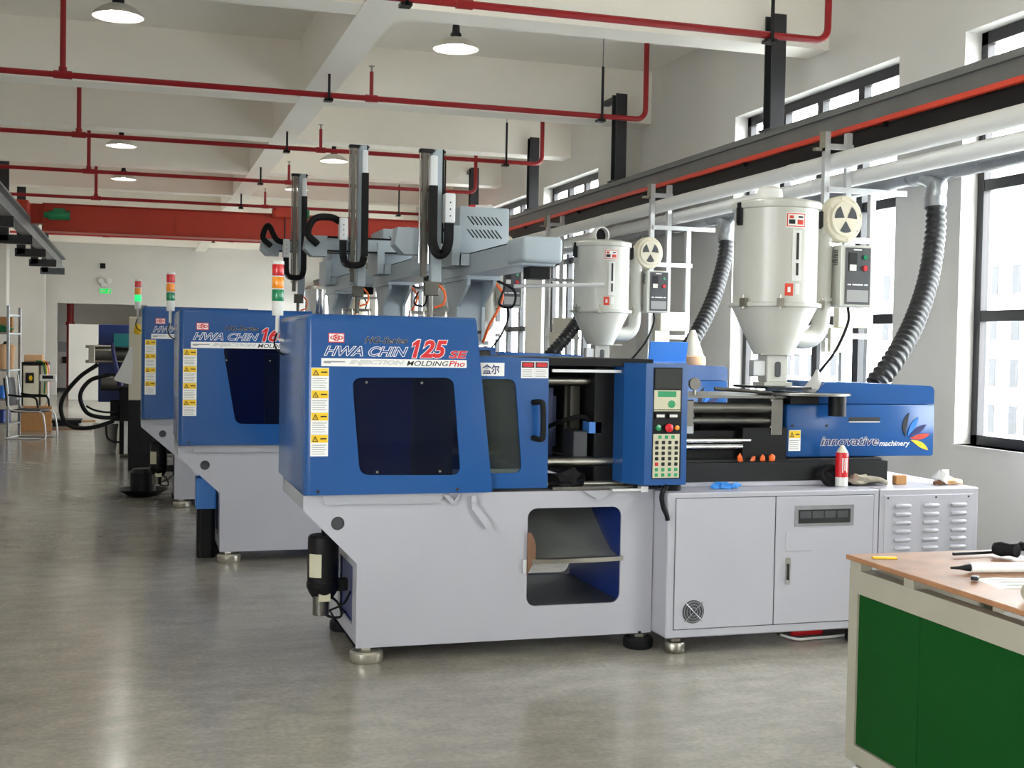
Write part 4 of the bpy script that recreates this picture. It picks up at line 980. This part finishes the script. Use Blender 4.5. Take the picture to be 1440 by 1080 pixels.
    G().tube(smooth_path([(.13, -.3, .5), (.26, -.34, .42), (.24, -.36, .3), (.15, -.3, .32), (.2, -.28, .45)]), .01, 6).build('cable', 'rubber', root)
    return root
robot(2.56, 9.5, 1.61, -.44, 1.45, -.6, .72, 'nearest take-out robot, light grey with a big slotted box', ad=-.5, kx1=-.2)
robot(2.56, 12.55, 1.7, -.47, 1.84, -.88, .8, 'middle take-out robot with the tallest black cable loop', mirror=True)
robot(2.5, 15.6, 1.72, -.6, 1.92, -.95, .98, 'farthest take-out robot on the left of the three', slots=False, stand=True, mirror=True)

# ================================================================= green workbench and what lies on it
bz = .85
bn = thing('workbench', 'green fronted workbench with a worn wooden top', 'bench', (2.54, 4.0, 0), math.radians(-1.8))
LN, WD = 1.9, .66
G().box(0, WD, -LN, 0, bz - .018, bz, bev=.003).build('worktop', 'wood', bn, smooth=False)
def frame_bar(x0, x1, y0, y1, z0, z1): G().box(x0, x1, y0, y1, z0, z1).build('frame_bar', 'benchfr', bn, smooth=False)
PY = (-.012, -1.17, -LN + .07)
for y in PY: frame_bar(.012, .062, y - .058, y, .09, bz - .05)
for y0, y1 in ((PY[1], PY[0] - .058), (PY[2], PY[1] - .058)):
    frame_bar(.012, .062, y0, y1, bz - .135, bz - .05); frame_bar(.012, .062, y0, y1, .09, .155)
frame_bar(.062, WD - .07, -.07, -.012, bz - .135, bz - .05); frame_bar(.062, WD - .07, -.07, -.012, .09, .155); frame_bar(WD - .07, WD - .02, -.07, -.012, .09, bz - .05)
for y0, y1 in ((-.012, -.085), (-.36, -.42), (-1.17, -1.23), (-1.7, -1.8)): G().box(.014, .06, y1, y0, bz - .05, bz - .018).build('spacer', 'benchfr', bn, smooth=False)
for k, (y1, y0) in enumerate(((-.072, -.452), (-.457, -1.168), (-1.23, -1.53), (-1.535, -1.828))):
    G().box(.018, .03, y0, y1, .158, bz - .138, bev=.002).build('door', 'green', bn, smooth=False)
G().box(.07, WD - .075, -.03, -.02, .155, bz - .135).build('end_panel', 'benchfr', bn, smooth=False)
G().box(.06, WD - .03, -LN + .05, -.03, .155, .17).build('floor_panel', 'benchfr', bn, smooth=False)
for x, y in ((.05, -.05), (.05, -1.0), (WD - .06, -.06), (.05, -1.85)):
    cs = G().cyl((x, y, .06), (x, y, .09), .012, n=10).build('caster', 'steel', bn)
    G().cyl((x - .013, y, .032), (x + .013, y, .032), .032, n=18).build('wheel', 'plastic_w', cs)
def onbench(px, py, dz=0): return (px, py, bz + dz)
tp = tag(G().box(-.045, .045, -.014, .014, 0, .006, bev=.002).build('tape_scrap', 'ylw'), 'small yellow plastic scrap on the worktop', 'scrap'); tp.location = onbench(2.63, 3.885); tp.rotation_euler = (0, 0, -.3)
tl = thing('hand_tool', 'black handled bar tool lying at the back of the worktop', 'tool', onbench(3.05, 3.86), .06)
G().box(-.15, .04, -.006, .006, .008, .018).build('blade', 'black', tl, smooth=False)
G().lathe([(.001, 0), (.022, .01), (.028, .035), (.022, .07), (.026, .1), (.001, .11)], (.02, -.01, .03), 18, (.3, -1, .05)).build('handle', 'rubber', tl)
pl = thing('pliers', 'black gripped pliers beside the bar tool', 'pliers', onbench(3.12, 3.8), -.5)
for a in (.35, -.1): G().tube(smooth_path([(-.02, 0, .02), (.03, .02 * a, .045), (.09, .09 * a, .03), (.12, .12 * a, .018)]), .017, 12, rf=lambda i: .017 if i > 5 else .011).build('grip', 'rubber', pl)
G().box(-.06, .0, -.012, .012, .008, .026, bev=.004).build('jaw', 'blackm', pl, smooth=False)
tb = thing('plastic_tube', 'long white plastic tube lying across the worktop', 'tube', onbench(2.735, 3.57), math.radians(-10))
G().cyl((.02, 0, .018), (.42, 0, .018), .018, n=18).build('tube', 'plastic_w', tb)
G().lathe([(.004, -.05), (.006, -.02), (.011, .005), (.013, .02)], (0.0, 0, .018), 12, (1, 0, 0)).build('tip', 'blackm', tb)
pp = thing('paper_sheet', 'printed white sheet on the worktop', 'paper', onbench(2.82, 3.36), math.radians(-12))
G().prism([(-.14, 0), (-.07, .004), (.0, .001), (.1, .003), (.2, .0005), (.2, -.001), (-.14, -.001)], 'y', -.085, .085).build('sheet', 'paper', pp)
q = G()
for i in range(5): q.box(-.1 + .02 * (i % 2), .12 - .02 * i, -.06 + i * .025, -.057 + i * .025, .0045, .0052)
q = q.build('drawing', 'inkgrey', pp, smooth=False); q['kind'] = 'stuff'
cl = thing('metal_clip', 'dark clip holding the corner of the white sheet', 'clip', onbench(2.67, 3.43, .002), .8)
G().box(-.02, .02, -.012, .012, .003, .016, bev=.003).build('clip_body', 'blackm', cl, smooth=False)
rl = tag(G().cyl((0, -.1, .03), (0, .1, .03), .03, n=18).build('paper_roll', 'clothgrey'), 'grey roll at the near edge of the worktop', 'roll'); rl.location = onbench(2.7, 3.13); rl.rotation_euler = (0, 0, -1.2)

# ================================================================= things on the cabinet of the front machine
cz = .851
can = thing('spray_can', 'red and white spray can standing on the white cabinet', 'spray can', (3.79, 6.03, cz))
can.scale = (1.05, 1.05, 1.08)
G().lathe([(.03, 0), (.033, .003), (.033, .05)], n=28).build('can_base', 'plastic_w', can)
G().lathe([(.0335, .05), (.0335, .17), (.031, .177)], n=28).build('can_body', 'red', can)
G().lathe([(.031, .177), (.026, .185), (.014, .205), (.009, .212), (.001, .213)], n=28).build('cap', 'cream', can)
A = [(.0339 * math.sin(-.7 + i * .2), -.0339 * math.cos(-.7 + i * .2)) for i in range(8)]
G().prism(A + [(p[0] * .97, p[1] * .97) for p in A[::-1]], 'z', .07, .155).build('can_label', 'lens_red', can, smooth=False)
for i in range(3):
    Q = [(.0343 * math.sin(-.5 + i * .35 + j * .06), -.0343 * math.cos(-.5 + i * .35 + j * .06)) for j in range(4)]
    G().prism(Q + [(p[0] * .98, p[1] * .98) for p in Q[::-1]], 'z', .075 + .01 * (i % 2), .15).build('print', 'paper', can, smooth=False)
gl = thing('work_glove', 'soiled grey work gloves heaped beside the spray can', 'glove', (3.93, 6.07, cz))
G().blob((0, 0, .03), .075, .05, .035, 11, .35).build('cuff', 'clothgrey', gl)
for i in range(4): G().tube(smooth_path([(.04, -.03 + .02 * i, .03), (.1, -.04 + .025 * i, .035), (.15, -.045 + .03 * i, .014)]), .014, 8).build('finger', 'clothgrey', gl)
tw = tag(G().box(-.035, .035, -.02, .02, 0, .052, bev=.003).build('sponge_block', 'cardb'), 'small orange brown block on the louvred cabinet', 'block'); tw.location = (4.2, 6.08, cz)
rg = thing('work_glove', 'crumpled white and red glove at the louvred cabinet corner', 'glove', (4.47, 6.04, cz))
G().blob((0, 0, .035), .05, .045, .05, 5, .4).build('palm', 'paper', rg); G().blob((.05, -.02, .015), .05, .03, .018, 8, .4).build('cuff', 'tan', rg); G().blob((-.05, -.02, .012), .035, .03, .016, 9, .4).build('finger', 'brown', rg)
bg = thing('nitrile_glove', 'crumpled blue disposable glove on the white cabinet', 'glove', (3.06, 6.03, cz))
G().blob((0, 0, .015), .055, .03, .02, 21, .5).build('palm', 'nitrile', bg)
for i in range(3): G().blob((.05 + .02 * i, -.015 + .02 * i, .012), .03, .014, .014, 30 + i, .4, 1).build('finger', 'nitrile', bg)
G().blob((-.05, -.01, .01), .03, .02, .012, 40, .4, 1).build('cuff', 'nitrile', bg)
ob = thing('power_tool', 'red cased tool with cable lying under the white cabinet', 'tool', (3.62, 6.1, 0))
G().box(-.1, .1, -.04, .04, .012, .075, bev=.012, seg=2).build('case', 'red', ob)
G().box(-.07, .07, -.042, -.039, .03, .058).build('nameplate', 'lens_red', ob, smooth=False)
G().cyl((-.1, 0, .04), (-.17, 0, .03), .025, .015, n=14).build('nozzle', 'steeldk', ob)
G().tube(smooth_path([(-.16, -.02, .02), (-.1, -.1, .012), (.02, -.09, .01), (.2, -.07, .01), (.35, .0, .01)]), .008, 6).build('cable', 'plastic_w', ob)

pbag = thing('plastic_bag', 'crumpled clear plastic bag beside the front hopper throat', 'bag', (3.78, 6.3, 1.368))
G().lathe([(.075, 0), (.08, .02), (.05, .06), (.02, .1), (.008, .13)], n=9).build('bag', 'bagfilm', pbag); G().blob((.05, -.02, .012), .06, .04, .015, 61, .4, 1).build('fold', 'bagfilm', pbag)
# blue lid, paper bag seen over the second machine
ld = thing('tilted_lid', 'bright blue sheet lid standing tilted on the second machine', 'lid', (4.27, 9.5, 1.487))
G().box(-.17, .17, -.008, .008, 0, .18, mtx=Matrix.Rotation(.25, 4, 'X')).build('sheet', 'blueb', ld, smooth=False)
G().box(-.17, .17, -.03, .02, 0, .012).build('hinge_strip', 'blueb', ld, smooth=False)
pb = thing('paper_funnel', 'beige paper funnel beside the tilted blue lid', 'funnel', (4.6, 9.7, 1.49))
G().lathe([(.11, .0), (.1, .05), (.02, .28), (.012, .28)], n=20).build('cone', 'cream', pb); G().lathe([(.112, -.02), (.116, .0), (.112, .05), (.1, .06)], n=20).build('tan_band', 'tan', pb)

# ================================================================= left rear of the hall
# pedestal with hanging sheet beside the third machine
pd = thing('control_pedestal', 'narrow cream control pedestal with a white sheet hanging from it', 'cabinet', (-.06, 15.7, 0))
G().box(0, .3, 0, .4, 0, .86, bev=.006).build('lower_case', 'blackm', pd, smooth=False)
G().box(.0, .28, .02, .38, .86, 1.88, bev=.01).build('upper_case', 'cream', pd, smooth=False)
G().blob((.1, -.02, 1.72), .05, .03, .08, 2, .2, 1).build('cap', 'ylw', pd)
sh = [(0.02, 1.52), (-.03, 1.4), (-.1, 1.25), (-.17, 1.12), (-.15, 1.1), (-.05, 1.07), (.04, 1.06), (.05, 1.3), (.04, 1.52)]
G().prism(sh, 'y', -.03, -.026).build('sheet', 'paper', pd, smooth=False)
# bucket
bk = thing('plastic_bucket', 'white plastic bucket on the floor by the old machine', 'bucket', (-.37, 18.2, 0))
G().lathe([(.001, 0), (.14, 0), (.165, .42), (.172, .42), (.172, .38), (.165, .38)], n=28).build('pail', 'plastic_w', bk)
G().tube([(.17 * math.cos(a), .17 * math.sin(a), .4 - .12 * math.sin(a)) for a in [PI * i / 12 for i in range(13)]], .004, 6).build('handle', 'steel', bk)
# old dark machine behind the row
om = thing('old_machine', 'old dark blue machine with grey cylinders and black hoses', 'machine', (0, 17.5, 0))
G().box(-.46, 2.9, .1, .16, .75, 1.8, bev=.006).build('rear_guard', 'bluedark', om, smooth=False)
for z, r, x0 in ((1.4, .085, -.52), (1.02, .11, -.42)): G().cyl((x0, 0, z), (.8, 0, z), r, n=20).build('cylinder', 'steeldk', om)
for z in (1.5, 1.3): G().cyl((-.62, -.02, z), (.7, -.02, z), .022, n=10).build('tie_rod', 'steel', om)
G().box(-.58, -.5, -.1, .1, 1.28, 1.52, bev=.005).build('end_plate', 'steel', om, smooth=False)
G().box(-.26, .2, -.12, .05, 1.5, 1.68, bev=.005).build('tank', 'teal', om, smooth=False)
G().box(-.16, .2, -.12, .05, 1.08, 1.26, bev=.005).build('tank', 'teal', om, smooth=False)
G().box(-.18, 2.8, -.1, .9, .05, .95, bev=.01).box(-.3, -.18, -.05, .5, .5, .78, bev=.01).build('bed', 'black', om, smooth=False)
G().box(-.12, -.07, -.14, -.1, .06, .5).build('foot_post', 'alu', om, smooth=False)
G().tube(smooth_path([(-.28, -.16, 1.55), (-.24, -.18, 1.3), (-.18, -.18, 1.05), (-.17, -.18, .98)]), .035, 10, rf=lambda i: .022 + .0012 * i).build('lever', 'navy', om)
for pts in ([(-.46, -.05, 1.26), (-.7, -.1, 1.08), (-.9, -.12, .8), (-.9, -.12, .55), (-.76, -.1, .42), (-.5, -.1, .42), (-.25, -.05, .5)], [(-.3, -.05, 1.12), (-.55, -.1, 1.05), (-.68, -.12, .85), (-.6, -.1, .62), (-.4, -.1, .55), (-.2, -.05, .55)], [(-.6, -.08, .7), (-.5, -.12, .65), (-.35, -.1, .62), (-.2, -.05, .62)], [(-.35, -.1, .45), (-.33, -.14, .28), (-.22, -.14, .22), (-.1, -.12, .25)]):
    G().tube(smooth_path(pts), .028 if len(pts) > 4 else .014, 10).build('hydraulic_hose', 'rubber', om)
G().lathe([(.001, 0), (.2, 0), (.21, .02), (.21, .75), (.16, .8), (.001, .8)], (2.55, .4, 1.62), 28).lathe([(.08, -.3), (.2, 0)], (2.55, .4, 1.62), 28).build('steel_hopper', 'chrome', om)
G().lathe([(.001, 0), (.16, 0), (.17, .02), (.17, .62), (.12, .68), (.001, .7)], (3.1, .3, 1.75), 28).build('cream_hopper', 'cream', om)
G().box(2.3, 3.3, .15, .7, .9, 1.75).build('hopper_stand', 'alu', om, smooth=False)
# refuse: blue bin under second machine, oil tray under third
bb = thing('parts_bin', 'blue plastic bin standing under the second machine', 'bin', (.52, 9.4, .17))
G().plate([rrect(-.075, .075, -.1, .1, .02), rrect(-.065, .065, -.09, .09, .02)], 'z', .21, .42).prism(rrect(-.075, .075, -.1, .1, .02), 'z', .195, .21).build('tub', 'blueb', bb, smooth=False)
G().blob((.0, 0, .4), .055, .07, .06, 4, .4).build('cloth', 'lblue', bb)
G().prism(rrect(-.065, .065, -.09, .09, .03), 'z', -.17, .195).build('black_can', 'black', bb, smooth=False)
ot = thing('oil_tray', 'black oil tray on the floor beside the third machine', 'tray', (.1, 13.2, 0))
G().lathe([(.001, 0), (.15, 0), (.25, .07), (.26, .07), (.24, .055), (.14, .012), (.001, .012)], n=28).build('pan', 'black', ot)
G().lathe([(.13, .02), (.13, .24), (.1, .28), (.001, .29)], n=20).build('canister', 'blackm', ot)

# shelf unit
SR = math.radians(-14)
sf = thing('storage_shelf', 'grey metal shelving unit at the left edge', 'shelf', (-1.96, 21.6, 0), SR)
for x, y in ((0, 0), (0, .55), (-.95, 0), (-.95, .55)): G().box(x - .02, x + .02, y - .02, y + .02, 0, 2.12 if y == 0 else 2.1).build('post', 'galv', sf, smooth=False)
for z in (.2, .6, 1.08, 1.68): G().box(-.97, .02, -.02, .57, z - .03, z, bev=.003).build('shelf_board', 'galv', sf, smooth=False)
G().box(-.0, .01, 0, .55, 1.95, 1.98).build('brace', 'galv', sf, smooth=False)
def sl(dx, dy, z): return (-1.96 + dx * math.cos(SR) - dy * math.sin(SR), 21.6 + dx * math.sin(SR) + dy * math.cos(SR), z)
def shelf_item(g, name, m, label, cat, loc, rz=0):
    o = g.build(name, m); o.location = loc; o.rotation_euler = (0, 0, rz); return tag(o, label, cat)
shelf_item(G().box(-.14, .14, -.12, .12, 0, .26, bev=.006), 'carton', 'cardb', 'brown carton on the top board of the metal shelf', 'box', sl(-.2, .38, 1.681))
shelf_item(G().blob((0, 0, .06), .17, .14, .07, 14, .25), 'green_bag', 'greenplastic', 'green plastic bag on the end of the upper shelf', 'bag', sl(-.16, .14, 1.682))
shelf_item(G().lathe([(.04, 0), (.045, .1), (.03, .12), (.03, .15)], n=16), 'bottle', 'plastic_w', 'small white bottle at the left of the upper shelf', 'bottle', sl(-.4, .12, 1.681))
for i, (dx, mm, nm) in enumerate(((-.5, 'ylw', 'yellow plastic part at the left of the middle shelf'), (-.3, 'ylw', 'yellow plastic part on the middle shelf, nearer the post'), (-.4, 'orange', 'orange plastic part between the yellow ones'))):
    shelf_item(G().blob((0, 0, .06), .075, .065, .08, 50 + i, .3), 'plastic_part', mm, nm, 'part', sl(dx, .12 + (.16 if i == 2 else 0), 1.081))
shelf_item(G().box(-.16, .16, -.12, .12, 0, .1, bev=.01), 'carton', 'cardb', 'flat brown carton on the middle shelf', 'box', sl(-.75, .3, 1.081))
fg = thing('cardboard_form', 'tan figure shaped form standing on the middle shelf end', 'form', sl(-.12, .28, 1.081))
G().lathe([(.05, 0), (.06, .12), (.08, .3), (.09, .36), (.06, .4), (.001, .42)], (-.05, 0, 0), 14).lathe([(.05, 0), (.06, .12), (.07, .3), (.08, .36), (.05, .4), (.001, .41)], (.06, .02, 0), 14).build('form_body', 'tan', fg); G().lathe([(.06, .41), (.04, .45), (.001, .46)], n=12).build('dark_top', 'black', fg)
for z, mm, nm in ((.601, 'lblue', 'blue tote on the lower shelf'), (.201, 'bluedark', 'dark blue tote on the bottom shelf')):
    shelf_item(G().plate([rrect(-.2, .2, -.17, .17, .03), rrect(-.19, .19, -.16, .16, .03)], 'z', .0, .2).prism(rrect(-.2, .2, -.17, .17, .03), 'z', 0, .012), 'tote', mm, nm, 'tote', sl(-.3, .28, z), SR)
# chair
ch = thing('office_chair', 'black mesh chair on a chrome sled frame', 'chair', (-1.56, 21.0, 0), math.radians(75))
G().box(-.24, .24, -.22, .24, .42, .47, bev=.02, seg=2).build('seat', 'black', ch)
G().box(-.22, .22, .22, .25, .55, 1.0, bev=.012, seg=2, mtx=Matrix.Rotation(-.12, 4, 'X')).build('backrest', 'black', ch)
for s_ in (-1, 1):
    G().tube(smooth_path([(s_ * .25, .3, 1.0), (s_ * .25, .27, .7), (s_ * .25, .24, .48), (s_ * .25, .0, .44), (s_ * .25, -.24, .43), (s_ * .27, -.3, .3), (s_ * .28, -.32, .02), (s_ * .28, -.2, .014), (s_ * .28, .3, .014)], 5), .013, 10).build('sled_leg', 'alu', ch)
    G().tube(smooth_path([(s_ * .27, .26, .7), (s_ * .27, .1, .68), (s_ * .27, -.15, .66), (s_ * .26, -.2, .5)], 5), .016, 8).build('armrest', 'black', ch)
G().cyl((-.28, .3, .014), (.28, .3, .014), .013, n=10).build('sled_bar', 'alu', ch)
# carton on floor
cbx = thing('floor_carton', 'brown cardboard carton on the floor behind the chair', 'box', (-1.62, 22.75, 0), .1)
G().box(-.26, .26, -.2, .2, 0, .42, bev=.004).build('carton_body', 'cardb', cbx, smooth=False); G().box(-.26, .26, -.012, .012, .418, .423).build('seam', 'brown', cbx, smooth=False)
# beige temperature controller
tc_ = thing('temperature_controller', 'cream equipment cabinet with black corner frame behind the chair', 'cabinet', (-2.02, 25.0, 0))
tc_.scale = (.62, 1, 1)
G().box(0, .72, 0, .7, .12, 1.08, bev=.012).build('case', 'cream', tc_, smooth=False)
for x in (0, .5): G().box(x - .005, x + .035, -.012, .0, .12, 1.08).build('frame_post', 'black', tc_, smooth=False)
G().box(-.01, .73, -.02, .72, 1.08, 1.14, bev=.005).build('frame_cap', 'black', tc_, smooth=False)
G().box(0, .72, -.012, .0, .48, .53).build('frame_rail', 'black', tc_, smooth=False)
G().box(.1, .34, -.02, .0, .74, .94).build('display', 'blackm', tc_, smooth=False); G().cyl((.25, -.03, .84), (.25, -.02, .84), .05, n=16).build('dial', 'ylw', tc_)
for x, mm in ((.66, 'ylw'), (.72, 'orange'), (.6, 'greenplastic')): G().tube(smooth_path([(x - .2, .1, 1.16), (x, .0, 1.12), (x + .06, -.03, .85), (x + .04, -.03, .55)]), .02, 8).build('water_hose', mm, tc_)
for x in (.06, .66):
    for y in (.06, .64): G().cyl((x, y, 0), (x, y, .13), .04, n=12).build('foot', 'rubber', tc_)
shelf_item(G().box(-.17, .17, -.15, .15, 0, .14, bev=.02), 'carton', 'tan', 'open tan carton on top of the cream equipment cabinet', 'box', (-1.83, 25.35, 1.142))
# platform scale
ps = thing('platform_scale', 'platform scale with a small white display on a pole', 'scale', (-1.46, 24.2, 0))
G().box(-.0, .55, -.3, .25, .05, .11, bev=.008).box(.05, .5, -.25, .2, 0, .05).build('platform', 'black', ps, smooth=False)
G().cyl((-.06, .15, 0.0), (-.06, .15, .86), .022, n=12).box(-.1, .05, .1, .2, .03, .06).build('pole', 'alu', ps)
G().box(-.2, .09, .04, .2, .8, .93, bev=.015).build('display_head', 'plastic_w', ps, smooth=False); G().box(-.15, .04, .034, .042, .85, .91).build('display', 'blackm', ps, smooth=False)
for i, (x, y, L, mm, nm) in enumerate(((-1.05, 23.0, .7, 'brown', 'nearest wooden plank lying on the floor by the scale'), (-1.0, 25.2, .6, 'cardb', 'wooden plank lying on the floor beyond the scale'))):
    shelf_item(G().box(-L / 2, L / 2, -.05, .05, 0, .025, bev=.003), 'plank', mm, nm, 'plank', (x, y, 0.0005))
pg = thing('rag_bundle', 'pink and white cloth bundle on the floor beside the scale pole', 'cloth', (-1.5, 23.4, 0))
G().blob((0, 0, .19), .08, .07, .25, 77, .18).build('bundle', 'tan', pg)
# end wall items
G_ = thing('exit_sign', 'green running man exit sign high on the end wall', 'sign', (-.79, YB, 2.97))
G().box(-.17, .17, -.04, 0, -.08, .08, bev=.004).build('housing', 'plastic_w', G_, smooth=False); G().box(-.155, .155, -.044, -.039, -.068, .068).build('face', 'exit', G_, smooth=False)
G().prism([(-.14, 0), (-.09, .04), (-.09, .015), (0, .015), (0, -.015), (-.09, -.015), (-.09, -.04)], 'y', -.0465, -.044).build('arrow', 'paper', G_, smooth=False); G().prism([(.06, -.045), (.08, -.045), (.1, -.01), (.125, -.045), (.145, -.045), (.115, .01), (.13, .04), (.1, .055), (.075, .02)], 'y', -.0465, -.044).build('pictogram', 'paper', G_, smooth=False)
el = thing('emergency_light', 'twin head emergency light above the exit sign', 'lamp', (-.79, YB, 3.15))
G().box(-.12, .12, -.07, 0, -.06, .05, bev=.006).build('battery_case', 'plastic_w', el, smooth=False)
for s_ in (-.11, .11): G().lathe([(.001, 0), (.06, .0), (.075, .07), (.001, .075)], (s_, -.07, .12), 16, (0, -1, -.2)).build('lamp_head', 'plastic_w', el)
cv = thing('security_camera', 'small black security camera on the end wall', 'camera', (-.86, YB, 3.66))
G().cyl((0, -.0, .05), (0, -.1, .05), .025, n=10).build('bracket', 'plastic_w', cv); G().box(-.07, .07, -.3, -.1, -.06, .08, bev=.01).build('body', 'black', cv, smooth=False); G().cyl((0, -.31, .01), (0, -.3, .01), .04, n=14).build('lens', 'blackm', cv)
rp = thing('standpipe', 'thick red standpipe in the doorway recess', 'pipe', (-1.82, 39.0, 0))
G().cyl((0, 0, 0), (0, 0, 2.74), .1, n=18).build('pipe', 'redpipe', rp); G().cyl((0, 0, 2.0), (0, 0, 2.1), .13, n=18).build('coupling', 'redpipe', rp)
wp = thing('partition_board', 'white partition board standing in front of the doorway', 'board', (-1.62, 34.0, 0))
G().box(0, 1.1, 0, .05, 0, 1.98, bev=.004).build('board', 'wall', wp, smooth=False); G().box(.1, .3, -.1, .2, 0, .03).box(.8, 1.0, -.1, .2, 0, .03).build('stand', 'alu', wp, smooth=False)
eb = thing('switch_box', 'small grey switch box on the recess wall', 'box', (-1.98, 39.8, 1.35))
G().box(-.2, .2, -.1, 0, -.15, .15, bev=.006).build('case', 'whitegrey', eb, smooth=False); G().cyl((-.3, -.03, 0), (-.3, -.03, 1.35), .03, n=10).build('conduit', 'galv', eb); G().box(-.1, .3, -.12, 0, -.5, -.3).build('lower_box', 'blackm', eb, smooth=False)
